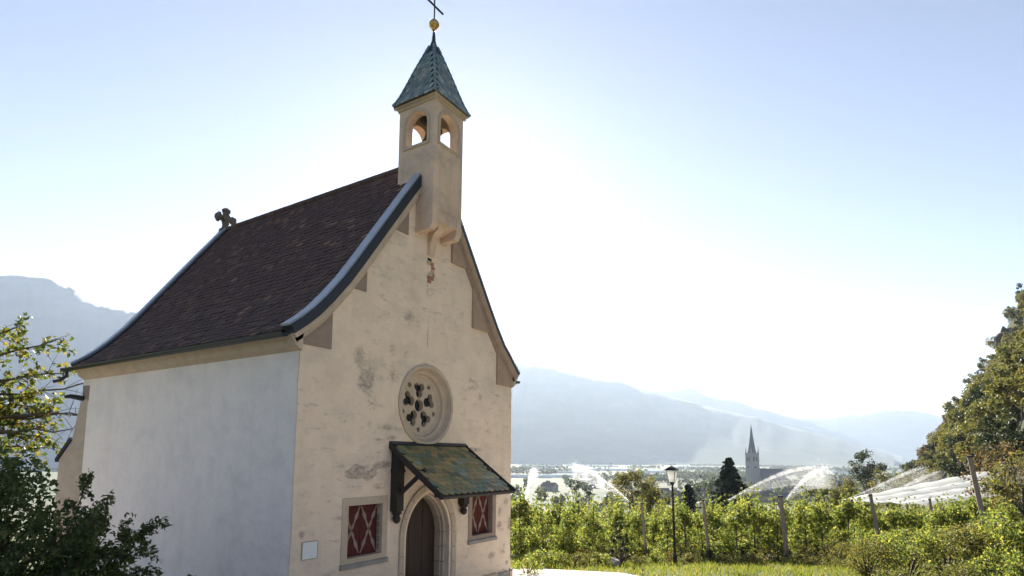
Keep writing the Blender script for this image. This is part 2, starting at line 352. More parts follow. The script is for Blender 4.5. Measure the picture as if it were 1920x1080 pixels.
# ================================================================== THE SETTING
# ground: one sheet from the camera's feet to the far side of the valley
def build_ground():
    az = np.concatenate([np.arange(-180, -50, 4), np.arange(-50, 55, .5), np.arange(55, 180, 4)]); az = np.radians(az)
    rad = np.concatenate([[0.0], .6*1.045**np.arange(0, 218)]); rad = rad[rad < 8200]; rad = np.append(rad, 8400)
    A, R_ = np.meshgrid(az, rad[1:]); S = R_*np.cos(A); T = R_*np.sin(A); Z = height(S, T)
    X = CAM[0] + E2[0]*S + T2[0]*T; Y = CAM[1] + E2[1]*S + T2[1]*T
    n = len(az); V = np.stack([X, Y, Z], -1).reshape(-1, 3)
    V = np.vstack([V, [[CAM[0], CAM[1], float(height(0, 0))]]]); c = len(V)-1
    F = []
    for i in range(len(rad)-2):
        for k in range(n):
            k2 = (k+1) % n; F.append((i*n+k, (i+1)*n+k, (i+1)*n+k2, i*n+k2))
    F += [(c, k, (k+1) % n) for k in range(n)]
    me = bpy.data.meshes.new('ground'); me.from_pydata(V.tolist(), [], F); me.materials.append(M['ground'])
    bm = bmesh.new(); bm.from_mesh(me); bmesh.ops.recalc_face_normals(bm, faces=bm.faces); bm.to_mesh(me); bm.free()
    me.polygons.foreach_set('use_smooth', [True]*len(me.polygons))
    return kind(put('ground', me), 'structure')
build_ground()

# path: pale gravel in front of the chapel, bending off to the right
def strip(name, a, b, mat, lift, nu=40, nv=24):
    def samp(pl, k):
        k = k*(len(pl)-1); i = min(int(k), len(pl)-2); q = k-i
        return pl[i][0]*(1-q)+pl[i+1][0]*q, pl[i][1]*(1-q)+pl[i+1][1]*q
    mb = MB(); vs = []
    for i in range(nu+1):
        p, q = samp(a, i/nu), samp(b, i/nu)
        for j in range(nv+1):
            x = p[0]+(q[0]-p[0])*j/nv; y = p[1]+(q[1]-p[1])*j/nv; vs.append((x, y, hxy(x, y)+lift))
    fs = [(i*(nv+1)+j, (i+1)*(nv+1)+j, (i+1)*(nv+1)+j+1, i*(nv+1)+j+1) for i in range(nu) for j in range(nv)]
    mb.add(vs, fs); return mb.build(name, mat)
PATH_EDGE = [(-3.5, -14), (0, -13), (3.4, -9.5), (6.9, -4.6), (8.95, -1.55), (8.7, 1.0)]  # unseen near side widened to bounce sunlight onto the facade
kind(strip('path', [(-9, -2.5), (-3, -1.6), (0, -.95), (3, -.1), (6.3, .1), (7.0, 1.6)], PATH_EDGE, M['path'], .03, 70, 40), 'structure')
kind(strip('bounce_gravel', [(-9, -2.5), (-8, 2), (-7.5, 6), (-7, 10)], [(.1, -.9), (.1, 2), (.1, 6), (.1, 9)], M['path'], .022, 30, 20), 'structure')  # unseen pale gravel added to bounce light onto the side wall

# the wooded hillside on the right
def hill_pt(sf, d):
    tf = float(foot_t(sf)); s = sf - .478*d; t = tf + .878*d
    base = float(height(sf, tf))
    rise = 6*float(sstep(0, 7, d)) + .95*d + .0115*min(d, 62)**2 + .9*max(0, d-62) if d > 0 else d*.5
    env = float(1-sstep(270, 330, sf)); ns = 1.6*math.sin(sf*.11+d*.07)+1.1*math.sin(sf*.31-d*.23)+.7*math.sin(d*.6+sf*.17)
    z = base - 1.0 + rise*env + (ns*min(1, max(d, 0)/8))*env - (1-env)*8
    x, y = xy(s, t); return (x, y, z)
def build_hill():
    ss = np.arange(15, 345, 3.0); dd = np.concatenate([np.arange(-6, 30, 2.0), np.arange(30, 120, 3.0)])
    vs = [hill_pt(a, b) for a in ss for b in dd]; m = len(dd)
    fs = [(i*m+j, i*m+j+1, (i+1)*m+j+1, (i+1)*m+j) for i in range(len(ss)-1) for j in range(m-1)]
    mb = MB().add(vs, fs); kind(mb.build('hillside', M['hill'], smooth=True), 'structure')
build_hill()

# mountains: each a ridge with a front and a back slope
def mountain(name, sky, dist, depth, rough=1.0, seed=0, mat=None):
    """sky: (u, v) along the crest; dist: forward distance of the crest"""
    us = np.array([p[0] for p in sky], float); vv = np.array([p[1] for p in sky], float)
    U = np.arange(us[0], us[-1]+1, 9.0); V = np.interp(U, us, vv)
    r = np.random.default_rng(seed); rows = 30; pts = []
    ph = r.uniform(0, 6.28, 8)
    for i, (u, v) in enumerate(zip(U, V)):
        v = v + rough*(1.1*math.sin(u*.09+ph[0]) + .8*math.sin(u*.21+ph[1]) + .5*math.sin(u*.47+ph[2]))
        P = ray_at(u, v, dist); s0, t0 = st(P[0], P[1]); k = t0/s0
        hz = P[2]+40
        for j in range(rows+1):
            q = j/rows*2-1                                    # -1 front foot, 0 crest, 1 back foot
            s = s0 + q*depth; fall = (1-abs(q))**1.25
            gul = .10*math.sin(u*.045+ph[3]+q*2)+.07*math.sin(u*.11+ph[4]-q*4)+.05*math.sin(u*.26+ph[5]+q*9)
            z = -40 + hz*fall*(1 + gul*min(1, abs(q)*4)*(1 if q < 0 else 0))
            s += gul*depth*.6*min(1, abs(q)*4)*(1-abs(q))
            x, y = xy(s, k*s); pts.append((x, y, z))
    m = rows+1
    fs = [(i*m+j, i*m+j+1, (i+1)*m+j+1, (i+1)*m+j) for i in range(len(U)-1) for j in range(rows)]
    mb = MB().add(pts, fs); kind(mb.build(name, mat or M['mount'], smooth=True), 'structure')
mountain('mountain', [(-260, 560), (-100, 530), (0, 517), (45, 516), (105, 525), (148, 545), (166, 562), (205, 576), (250, 584), (400, 612), (560, 640), (660, 690), (760, 755), (850, 820), (915, 858)], 2450, 900, .5, 1, M['mount_hazed'])
mountain('mountain', [(200, 858), (350, 780), (520, 705), (700, 672), (850, 672), (975, 680), (1040, 690), (1110, 708), (1160, 713), (1200, 728), (1240, 738), (1290, 752), (1350, 768), (1420, 782), (1480, 800), (1540, 815), (1612, 836), (1680, 856)], 4700, 1500, .7, 2)
mountain('mountain', [(900, 856), (1000, 800), (1120, 745), (1210, 735), (1250, 730), (1290, 725), (1325, 742), (1380, 752), (1440, 770), (1500, 786), (1560, 803), (1640, 838), (1700, 858)], 5900, 1300, .7, 3)
mountain('mountain', [(1150, 857), (1330, 800), (1440, 776), (1520, 785), (1600, 778), (1650, 769), (1700, 768), (1760, 778), (1830, 768), (1920, 740), (2100, 700)], 6900, 1200, .8, 4)

# ================================================================== CHAPEL
GZ = .7
XC = 2.96
chapel = thing('chapel', 'small beige plastered chapel with steep brown tiled roof and bell turret', 'chapel', (XC, 3.65, GZ))
PF = [(3.20, 5.46), (3.08, 5.55), (2.95, 5.65), (2.75, 5.83), (2.5, 6.10), (2.2, 6.46), (1.9, 6.87), (1.55, 7.37), (1.2, 7.87), (.8, 8.44), (.4, 9.0), (0, 9.56)]   # half-width, height
LEN = 7.35
PFR = [(3.17, 5.51), (3.05, 5.61), (2.92, 5.73), (2.73, 5.91)] + PF[4:]      # the right slope flares less
def prof(side): return [(XC + side*h_, z) for h_, z in (PF if side < 0 else PFR)]
def offset(pl, n):
    out = []
    for i, p in enumerate(pl):
        a = Vector(pl[max(i-1, 0)]); b = Vector(pl[min(i+1, len(pl)-1)]); d = (b-a).normalized()
        nrm = Vector((-d.y, d.x)); nrm = nrm if nrm.y > 0 else -nrm
        out.append((p[0]+nrm.x*n, p[1]+nrm.y*n))
    return out
def sweep(mb, pl, n0, n1, y0, y1):
    a, b = offset(pl, n0), offset(pl, n1); k = len(pl)
    vs = [(x, y0, z) for x, z in a] + [(x, y0, z) for x, z in b] + [(x, y1, z) for x, z in a] + [(x, y1, z) for x, z in b]
    fs = []
    for i in range(k-1):
        fs += [(i, i+1, k+i+1, k+i), (2*k+i, 3*k+i, 3*k+i+1, 2*k+i+1), (k+i, k+i+1, 3*k+i+1, 3*k+i), (i, 2*k+i, 2*k+i+1, i+1)]
    fs += [(0, k, 3*k, 2*k), (k-1, 3*k-1, 4*k-1, 2*k-1)]
    return mb.add(vs, fs)

HW = 5.27; W = 5.98; BZ = .3
def circ(cx, cz, r, n=40, a0=0.): return [(cx+r*math.cos(a0+2*math.pi*i/n), cz+r*math.sin(a0+2*math.pi*i/n)) for i in range(n)]
DX, DHW, DSP, DR = 3.10, .58, 2.09, .775               # door: centre, half width, springing height, arc radius
def door_line(o, n=9, bottom=BZ):
    """outline of the pointed doorway offset outwards by o, from bottom left over the apex to bottom right"""
    cl = DX - DHW + DR; R_ = DR + o; pts = [(DX-DHW-o, bottom)]
    a_end = math.acos(max(-1, min(1, (cl-DX)/R_)))
    left = [(cl - R_*math.cos(a_end*i/n), DSP + R_*math.sin(a_end*i/n)) for i in range(n+1)]
    right = [(2*DX-x, z) for x, z in reversed(left)][1:]
    return pts + left + right + [(DX+DHW+o, bottom)]
ROSE = (2.95, 4.58)
WINS = [(.94, 1.97), (4.35, 5.37)]; WZ0, WZ1 = 1.77, 2.90
rj = random.Random(2); jl = [(-.012+rj.uniform(-.007, .009), z) for z in np.arange(5.1, BZ+.1, -.17)]; jr = [(W+.012+rj.uniform(-.010, .008) + .10*max(0, 1.5-z)**2, z) for z in np.arange(BZ+.15, 5.2, .17)]
gable = [(0, BZ), (W+.1, BZ)] + jr + [(W, 5.32)] + [(x, z-.16) for x, z in prof(1)[3:]] + [(x, z-.16) for x, z in reversed(prof(-1)[3:-1])] + [(0, 5.32)] + jl
FYZ = lambda a, b, c: (a, c, b)
rect = lambda x0, z0, x1, z1: [(x0, z0), (x1, z0), (x1, z1), (x0, z1)]
FR = .13
HOLES = lambda: [door_line(.05)[::-1], circ(*ROSE, .74, 48), *[rect(a+FR-.04, WZ0+FR-.04, b-FR+.04, WZ1-FR+.04) for a, b in WINS]]
gable_in = [(.01, BZ), (W-.01, BZ), (W-.01, 5.3)] + [(x, z-.16) for x, z in prof(1)[4:]] + [(x, z-.16) for x, z in reversed(prof(-1)[4:-1])] + [(.01, 5.3)]
mb = MB().plate(gable, HOLES(), FYZ, 0, .03); mb.plate(gable_in, HOLES(), FYZ, .0301, .46)
facade = mb.build('facade_wall', M['facade'], chapel); facade['label'] = 'beige weathered plaster gable front'
MB().box((-.008, .031, BZ), (.5, LEN, 5.3)).build('side_wall', M['side'], chapel)
MB().box((W-.5, .031, BZ), (W+.008, LEN, 5.3)).build('side_wall', M['side'], chapel)
MB().plate([(.5, BZ), (W-.5, BZ), (W-.5, 5.3)] + [(x, z-.2) for x, z in prof(1)[4:]] + [(x, z-.2) for x, z in reversed(prof(-1)[4:-1])] + [(.5, 5.3)], [], FYZ, LEN-.45, LEN-.02).build('rear_wall', M['side'], chapel)
# choir end behind, with its stepped corner buttress
mb = MB(); FA = [(.7, LEN-.02), (W-.7, LEN-.02), (W-1.9, LEN+1.7), (1.9, LEN+1.7)]
mb.prism(FA, lambda a, b, c: (a, b, c), BZ, 5.2); mb.build('choir_wall', M['side'], chapel)
mb = MB(); mb.add([(*p, 5.2) for p in FA] + [(XC, LEN+.1, 8.3)], [(0, 1, 4), (1, 2, 4), (2, 3, 4), (3, 0, 4)]); mb.build('choir_roof', M['roof_tile'], chapel)
def buttress():
    c = Vector((.05, LEN-.10, 0)); d = Vector((-.70, .714, 0)); n = Vector((d.y, -d.x, 0))
    fn = lambda a, b, cc: tuple(c + d*a + n*cc + Vector((0, 0, b)))
    MB().prism([(-.25, BZ), (.36, BZ), (.36, 3.45), (.15, 3.85), (.05, 4.7), (-.25, 4.85)], fn, -.17, .17).build('buttress', M['stone'], chapel)
    MB().prism([(.42, 3.40), (.43, 3.47), (.19, 3.93), (.14, 3.87)], fn, -.2, .2).build('buttress_cap', M['lead_dark'], chapel)
buttress()
for i, (z, dy) in enumerate([(4.72, .30), (4.33, .20)]):
    MB().box((-.016, LEN-.02-dy, z), (.1, LEN-.012, z+.34)).build('quoin', M['stone_dark'], chapel)

# plinth stones along the facade foot and the right corner
k = 0; x = .02
while x < 5.95:
    L_ = random.uniform(.45, .8); x1 = min(x+L_, 6.04)
    if not (x1 > DX-DHW-.3 and x < DX+DHW+.3):
        top = 1.02+.02*math.sin(x*3) - (.0 if x > 4 else .05); d_ = random.uniform(.05, .085)
        mb = MB().plate([(x+.008, BZ), (x1-.008, BZ), (x1-.008-random.uniform(0, .02), top-random.uniform(0, .03)), (x+.008+random.uniform(0, .02), top-random.uniform(0, .03))], [], FYZ, -d_, .05)
        mb.build('stone', M['stone_grey'] if k % 2 else M['stone'], facade)
    k += 1; x = x1
MB().box((W-.02, -.03, BZ), (W+.09, 1.2, 1.03)).build('stone', M['stone_grey'], facade)
MB().box((W-.02, .02, 1.035), (W+.055, .5, 1.32)).build('stone', M['stone'], facade)

# stone blocks that step under the verge
def z_prof(hw_, off=-.17):
    hs = [p[0] for p in PF][::-1]; zs = [p[1] for p in PF][::-1]; return float(np.interp(hw_, hs, zs)) + off
for side, blocks in ((-1, [(.02, .58, 5.30), (.88, 1.29, 6.42), (1.86, 2.30, 7.78)]), (1, [(5.33, 5.96, 5.24), (4.36, 4.93, 6.38), (3.60, 4.05, 7.62)])):
    for x0, x1, zb in blocks:
        xi, xo = (x1, x0) if side < 0 else (x0, x1)
        # outer end where the bottom line meets the verge
        q = np.linspace(abs(xi-XC), 3.0, 60); hb = next((h_ for h_ in q if z_prof(h_) < zb), 2.98); hb = min(hb, 2.98 if side > 0 else 2.95)
        hs = np.linspace(abs(xi-XC), hb, 8)
        poly = [(XC+side*h_, max(zb, z_prof(h_))) for h_ in hs]
        poly = [(xi, zb)] + poly + ([(XC+side*hb, zb)] if poly[-1][1] > zb+.01 else [])
        if side < 0: poly = poly[::-1]
        MB().plate(poly, [], FYZ, -.012 if side < 0 else -.055, .03).build('stone', M['stone_dark'] if side < 0 else M['stone_brown'], facade)

# verges of the front gable: sheet metal on top, dark fascia, stone moulding; the same on the rear gable
for side in (-1, 1):
    pl = prof(side); 
    sweep(MB(), pl, .08, .115, -.10 if side < 0 else -.12, .10).build('verge_cap', M['lead'], chapel)
    sweep(MB(), pl, -.055 if side < 0 else .02, .079, -.135 if side < 0 else -.11, .09).build('verge_fascia', M['lead_dark'], chapel)
    sweep(MB(), pl, -.13, -.052 if side < 0 else .018, -.115, .088).build('verge_moulding', M['stone'] if side < 0 else M['stone_brown'], chapel)
    sweep(MB(), pl, -.20, -.13, -.06, .12).build('verge_moulding', M['stone'] if side < 0 else M['stone_dark'], chapel)
    sweep(MB(), pl, .07, .11, LEN-.20, LEN-.02).build('verge_cap', M['lead'], chapel)
    sweep(MB(), pl, -.12, .069, LEN-.27, LEN+.03).build('verge_fascia', M['lead_dark'], chapel)

# eaves: stone cornice, gutter and its brackets
for side in (-1, 1):
    fn = lambda a, b, c, s_=side: (XC + s_*(2.985+a), c, b)
    if side > 0: cp = [(0, 5.22), (.10, 5.28), (.16, 5.40), (.20, 5.44), (0, 5.5)]
    else: cp = [(-.02, 5.19), (.10, 5.25), (.15, 5.34), (.20, 5.40), (-.02, 5.5)]
    MB().prism(cp, fn, -.06, LEN-.04).build('cornice', M['stone'], chapel)
    gu = MB()
    arc = [(.30+.07*math.cos(a), 5.42+.07*math.sin(a)) for a in np.linspace(math.pi, 2*math.pi, 9)] + [(.30+.058*math.cos(a), 5.42+.058*math.sin(a)) for a in np.linspace(2*math.pi, math.pi, 9)]
    gu.prism(arc, fn, -.05, LEN+.22).build('gutter', M['gutter'], chapel)
dp = MB().tube([(-.30, LEN+.1, 5.36), (-.30, LEN+.1, 5.26), (-.38, LEN+.22, 5.16), (-.46, LEN+.30, 5.13)], .035, 8); dp.build('water_spout', M['gutter'], chapel)
MB().tube([(-.02, LEN-.1, 4.78), (-.22, LEN+.04, 4.82), (-.30, LEN+.10, 4.80)], [.06, .05, .035], 8).build('bracket', M['iron'], chapel)

# roof: beaver-tail clay tiles; the 300 that show largest are pieces of their own
def tile_mesh(name, wd, ln, th, mat, taper=.3):
    pr_ = [(-wd/2, 0), (-wd/2, -ln*(1-taper)), (-wd*.32, -ln*(1-taper*.35)), (0, -ln), (wd*.32, -ln*(1-taper*.35)), (wd/2, -ln*(1-taper)), (wd/2, 0)]
    mb = MB().prism(pr_, lambda a, b, c: (a, b, c), 0, th); return mb, mb.mesh(name, mat)
def arc_len(pl):
    d = [0]
    for i in range(1, len(pl)): d.append(d[-1] + math.dist(pl[i-1], pl[i]))
    return np.array(d)
roof = put('roof', None, chapel)
RB = {}
for side in (-1, 1):
    sweep(MB(), prof(side), -.10, -.012, .0, LEN).build('roof_deck', M['wood'], roof)
tmb, tme = tile_mesh('tile', .160, .24, .022, M['roof_tile'])
rest = MB(); cand = []
for side in (-1, 1):
    pl = prof(side); dl = arc_len(pl); xs = np.array([p[0] for p in pl]); zs = np.array([p[1] for p in pl])
    row = 0; a = .17
    while a < dl[-1]-.02:
        x = np.interp(a, dl, xs); z = np.interp(a, dl, zs); x2 = np.interp(a-.12, dl, xs); z2 = np.interp(a-.12, dl, zs)
        up = Vector((x-x2, 0, z-z2)).normalized(); yv = Vector((0, 1, 0)); nr = Vector((up.z, 0, -up.x)); nr = nr if nr.z > 0 else -nr
        y = .16 + (.085 if row % 2 else 0)
        while y < LEN-.30:
            tilt = random.gauss(0, .025); upt = (up - nr*(.075+random.uniform(0, .07)) + yv*tilt).normalized()
            nz = nr; sx = upt.cross(nz).normalized(); nz = sx.cross(upt).normalized()
            mat = Matrix((( sx.x, upt.x, nz.x, x+nr.x*.004), (sx.y, upt.y, nz.y, y), (sx.z, upt.z, nz.z, z+nr.z*.004), (0, 0, 0, 1)))
            if side < 0:
                d_ = (CAM - np.array([x, y, z])); cand.append((np.linalg.norm(d_), mat))
            else: rest.add([tuple(mat @ Vector(q)) for q in tmb.v], tmb.f)
            y += .17
        a += .125; row += 1
cand.sort(key=lambda q: q[0])
O = wloc(roof)
for i, (_, m_) in enumerate(cand):
    if i < 298:
        t_ = put('tile', tme, roof); m2 = m_.copy(); m2.translation -= O; t_.matrix_local = m2
    else: rest.add([tuple(m_ @ Vector(q)) for q in tmb.v], tmb.f)
kind(rest.build('roof_tiles', M['roof_tile'], roof, fix=False), 'stuff')
y = .5
while y < LEN-.35:
    MB().tube([(XC, y, 9.575), (XC, min(y+.41, LEN-.3), 9.59)], [.10, .085], 10).build('ridge_tile', M['roof_tile'], roof); y += .38

# rear finial: a stone cross flower
fin = MB(); fc = (XC, LEN-.05, 9.52)
fin.lathe([(.17, 0), (.15, .10), (.09, .15), (.085, .24), (.10, .28), (.085, .32), (.09, .56)], fc, 8)
fo = fin.build('finial', M['finial'], chapel)
rot_ = Matrix.Rotation(math.pi/4, 3, 'Y')
MB().box((fc[0]-.10, fc[1]-.09, fc[2]+.31), (fc[0]+.10, fc[1]+.09, fc[2]+.51), rot_).build('cross_centre', M['finial'], fo)
for dx, dz in ((-1, 0), (1, 0), (0, 1)):                        # three arms ending in leafy knobs
    q = lambda k, o=0: (fc[0]+dx*k, fc[1]+o, fc[2]+.41+dz*k)
    MB().tube([q(.04), q(.12), q(.18), q(.24), q(.29)], [.08, .07, .105, .115, .06], 7).build('cross_arm', M['finial'], fo)
    for o in (-1, 1): MB().tube([(q(.20)[0]+dz*o*.03, fc[1]+o*.02, q(.20)[2]+dx*o*.03), (q(.21)[0]+dz*o*.12, fc[1]+o*.05, q(.21)[2]+dx*o*.12)], [.06, .04], 6).build('crocket', M['finial'], fo)

# ---------------------------------------------------------------- rose window
rose = put('rose_window', None, chapel)
rx, rz = ROSE
def ring(mb, prof_, n=48):
    """prof_: (radius, y) closed section turned about the window's axis"""
    m = len(prof_); vs = [(rx+r_*math.cos(2*math.pi*i/n), y_, rz+r_*math.sin(2*math.pi*i/n)) for i in range(n) for r_, y_ in prof_]
    fs = [(i*m+j, i*m+(j+1) % m, ((i+1) % n)*m+(j+1) % m, ((i+1) % n)*m+j) for i in range(n) for j in range(m)]
    return mb.add(vs, fs)
ring(MB(), [(.79, -.03), (.79, .10), (.70, .10), (.70, .03), (.715, .0), (.72, -.035), (.75, -.05)]).build('rim', M['stone'], rose, smooth=False)
ring(MB(), [(.735, .06), (.735, .40), (.56, .40), (.56, .19), (.60, .17), (.62, .10), (.66, .09), (.685, .04)]).build('rim', M['stone'], rose)
holes = [circ(rx, rz, .125, 20)]
def trefoil(cx, cz, rot, k=1.0):
    lob = [(0.0, .095), (2*math.pi/3, .075), (-2*math.pi/3, .075)]; cs = [(.085*math.cos(a+rot), .085*math.sin(a+rot), r_) for a, r_ in lob]
    pts = []
    for i in range(30):
        a = 2*math.pi*i/30; best = .05
        for x_, z_, r_ in cs:
            b = x_*math.cos(a)+z_*math.sin(a); q = b*b-(x_*x_+z_*z_-r_*r_)
            if q > 0: best = max(best, b+math.sqrt(q))
        pts.append((cx+k*best*math.cos(a), cz+k*best*math.sin(a)))
    return pts
for i in range(5):
    a = math.pi/2 + i*2*math.pi/5
    holes.append(trefoil(rx+.325*math.cos(a), rz+.325*math.sin(a), a+math.pi, 1.0))
    b = a + math.pi/5; c_ = (rx+.47*math.cos(b), rz+.47*math.sin(b))
    holes.append([(c_[0]+.052*math.cos(b+q), c_[1]+.052*math.sin(b+q)) for q in (0, .7, 2*math.pi/3, 2.8, 4*math.pi/3, 5.3)])
MB().plate(circ(rx, rz, .60, 48), [h_[::-1] for h_ in holes], FYZ, .20, .30).build('tracery', M['stone'], rose)
MB().plate(circ(rx, rz, .59, 32), [], FYZ, .31, .325).build('pane', M['glass'], rose)

# ---------------------------------------------------------------- painted shutters in stone frames
for wi, (a, b) in enumerate(WINS):
    win = put('window', None, chapel)
    win['label'] = 'stone framed window with red and cream flame shutters, ' + ('left of' if wi == 0 else 'right of') + ' the door'
    fw = FR
    fr = MB().plate(rect(a, WZ0, b, WZ1), [rect(a+fw, WZ0+fw+.02, b-fw, WZ1-fw)[::-1]], FYZ, -.012, .16); fr.build('frame', M['stone'] if wi == 0 else M['stone_dark'], win)
    MB().prism([(-.05, WZ0-.015), (-.05, WZ0+.05), (.0, WZ0+.075), (.05, WZ0+.075), (.05, WZ0-.015)], lambda p, q, c: (c, p, q), a-.01, b+.01).build('sill', M['stone_grey'], win)
    x0, x1, z0, z1 = a+fw, b-fw, WZ0+fw+.02, WZ1-fw; mid = (x0+x1)/2
    for li, (p, q) in enumerate(((x0, mid-.004), (mid+.004, x1))):
        sh = MB().box((p, .125, z0), (q, .155, z1)).build('shutter', M['red'], win)
        cx, cz, hw_, hh = (p+q)/2, (z0+z1)/2, (q-p)/2, (z1-z0)/2
        for sx in (-1, 1):
            for sz in (-1, 1):                                # the four flames of the cross
                L_ = []; R_ = []
                for i in range(11):
                    k = i/10; px_ = cx+sx*hw_*.93*k; pz_ = cz+sz*hh*.92*k
                    wd = .010+.030*math.sin(math.pi*min(1, k*1.02))**.8*(.55+.45*math.sin(k*13)); d = Vector((sx*hw_, sz*hh)).normalized(); n_ = Vector((-d.y, d.x))
                    L_.append((px_+n_.x*wd, pz_+n_.y*wd)); R_.append((px_-n_.x*wd, pz_-n_.y*wd))
                clampx = lambda P: [(min(max(x_, p+.004), q-.004), z_) for x_, z_ in P]
                MB().plate(clampx(L_+R_[::-1]), [], FYZ, .119, .1252).build('flame_ornament', M['flame'], win)
    for i in range(5):                                        # painted notches on the inner jamb
        z_ = z0+.06+i*(z1-z0-.1)/6
        MB().box((x1-.014, .05, z_), (x1+.004, .105, z_+.10)).build('notch', M['stone_dark'], win)

# ---------------------------------------------------------------- doorway and door
sur = put('door_surround', None, chapel)
SEC = [(0, .34), (0, .20), (.015, .18), (.015, .13), (.05, .10), (.065, .05), (.10, .03), (.11, -.02), (.145, -.035), (.24, -.035), (.24, .10), (.30, .34)]
def surround_piece(k0, k1, name='stone', n=3):
    """part of the moulded frame between two positions along the doorway outline"""
    lines = {o: door_line(o, 12, .62) for o, _ in SEC}
    vs = []; m = len(SEC)
    for i in range(n+1):
        k = k0 + (k1-k0)*i/n
        for o, y_ in SEC:
            ln = lines[o]; dl = arc_len(lines[0]); tot = dl[-1]
            idx = np.interp(k*tot, dl, np.arange(len(ln))); j = min(int(idx), len(ln)-2); q = idx-j
            vs.append((ln[j][0]*(1-q)+ln[j+1][0]*q, y_, ln[j][1]*(1-q)+ln[j+1][1]*q))
    fs = [(i*m+j, i*m+(j+1) % m, (i+1)*m+(j+1) % m, (i+1)*m+j) for i in range(n) for j in range(m)] + [tuple(range(m)), tuple(range(n*m, (n+1)*m))]
    MB().add(vs, fs).build(name, M['stone'], sur)
NS = 17
for i in range(NS):
    surround_piece(i/NS+.0012, (i+1)/NS-.0012)
for s_ in (-1, 1):
    x0, x1 = sorted((DX+s_*(DHW-.03), DX+s_*(DHW+.32)))
    MB().box((x0, -.075, BZ), (x1, .33, .98)).build('base_stone', M['stone'], sur)
door = put('door', None, chapel)
dl_ = door_line(-.0, 10, .66)
npl = 6; xs_ = np.linspace(DX-DHW, DX+DHW, npl+1)
dx_ = np.array([p[0] for p in dl_[1:-1]]); dz_ = np.array([p[1] for p in dl_[1:-1]])
for i in range(npl):
    a, b = xs_[i]+.004, xs_[i+1]-.004; q = np.linspace(a, b, 5); top = np.interp(q, dx_, dz_)
    MB().plate([(a, .66), (b, .66)] + [(x_, z_) for x_, z_ in zip(q[::-1], top[::-1])], [], FYZ, .335+.004*(i % 2), .40).build('plank', M['door'], door)
MB().box((DX-DHW+.1, .318, 1.55), (DX-DHW+.17, .336, 1.78)).build('lock_plate', M['iron'], door)
MB().plate(rect(DX-.75, BZ, DX+.75, 3.1), [], FYZ, .42, .5).build('door_backing', M['wood'], door)
MB().box((DX-.72, -.25, BZ), (DX+.72, .33, .665)).build('threshold', M['stone_grey'], chapel)

# ---------------------------------------------------------------- canopy over the door
can = put('canopy', None, chapel); CX0, CX1, CY, CZ0, CZ1 = 1.97, 4.22, -1.22, 2.94, 3.80
cs_ = math.hypot(CY, CZ1-CZ0); upc = Vector((0, -CY, CZ1-CZ0)).normalized(); nc = Vector((0, -upc.z, upc.y)).normalized()
fn = lambda a, b, c: tuple(Vector((a, CY, CZ0)) + upc*b + nc*c)
MB().prism(rect(CX0+.03, .02, CX1-.03, cs_), fn, -.045, -.005).build('deck', M['wood'], can)
for x0, x1 in ((CX0-.015, CX0+.022), (CX1-.022, CX1+.015)):
    MB().prism(rect(x0, -.03, x1, cs_+.03), fn, -.06, .03).build('edge_strip', M['wood'], can)
MB().prism(rect(CX0, -.045, CX1, -.005), fn, -.045, .006).build('drip_edge', M['wood'], can)
MB().prism(rect(CX0, cs_-.05, CX1, cs_+.05), fn, .02, .05).build('flashing', M['lead_dark'], can)
_, cme = tile_mesh('tile', .168, .215, .016, M['glaze_tile'], .25)
row = 0; b = .20; Oc = wloc(can)
while b < cs_+.06:
    x = CX0+.115 + (.085 if row % 2 else 0)
    while x < CX1-.10:
        t_ = put('tile', cme, can)
        upt = (upc - nc*(.06+random.uniform(0, .03)) + Vector((random.gauss(0, .015), 0, 0))).normalized(); sx = upt.cross(nc).normalized(); nz = sx.cross(upt).normalized()
        P = Vector(fn(x, b, .0)) - Oc
        t_.matrix_local = Matrix(((sx.x, upt.x, nz.x, P.x), (sx.y, upt.y, nz.y, P.y), (sx.z, upt.z, nz.z, P.z), (0, 0, 0, 1)))
        x += .171
    b += .118; row += 1
for bx in (2.12, 4.08):
    br = MB()
    br.box((bx-.09, -.16, 2.62), (bx+.09, -.0, 3.70))
    br.box((bx-.10, -.175, 3.30), (bx+.10, -.0, 3.36))
    br.lathe([(.085, 0), (.09, -.04), (.05, -.08), (.075, -.13), (.06, -.19), (.02, -.22)], (bx, -.085, 2.62), 8)
    br.build('bracket', M['wood'], can)
    rot = Matrix.Rotation(math.atan2(.39, -.47), 3, 'X')
    MB().tube([(bx, -.10, 2.88), (bx, -.72, 3.36)], .055, 4).build('brace', M['wood'], can)
    MB().prism([(-.02, 3.62), (-1.12, 2.865), (-1.12, 2.95), (-.02, 3.72)], lambda p, q, c: (c, p, q), bx-.06, bx+.06).build('rafter', M['wood'], can)
MB().box((CX0+.1, -1.08, 2.90), (CX1-.1, -.98, 2.98)).build('purlin', M['wood'], can)

# ---------------------------------------------------------------- bell turret
TX0, TX1, TY0, TY1, TZ0, TZ1 = 2.49, 3.38, -.43, .50, 7.90, 10.62
tcx, tcy = (TX0+TX1)/2, (TY0+TY1)/2
tur = put('bell_turret', None, chapel)
def arch_hole(c, hw_, z0, sp, n=10): return [(c-hw_, z0)] + [(c-hw_*math.cos(math.pi*i/n), sp+hw_*math.sin(math.pi*i/n)) for i in range(n+1)] + [(c+hw_, z0)]
OZ, OSP, OH = 9.70, 10.12, .27; TH = .17
f_ = MB().plate(rect(TX0, 8.35, TX1, TZ1), [arch_hole(tcx, OH, OZ, OSP)[::-1]], FYZ, TY0, TY0+TH)
f_.build('wall', M['tower'], tur)
MB().plate(rect(TX0, 8.6, TX1, TZ1), [arch_hole(tcx, OH, OZ, OSP)[::-1]], FYZ, TY1-TH, TY1).build('wall', M['tower'], tur)
fx = lambda a, b, c: (c, a, b)
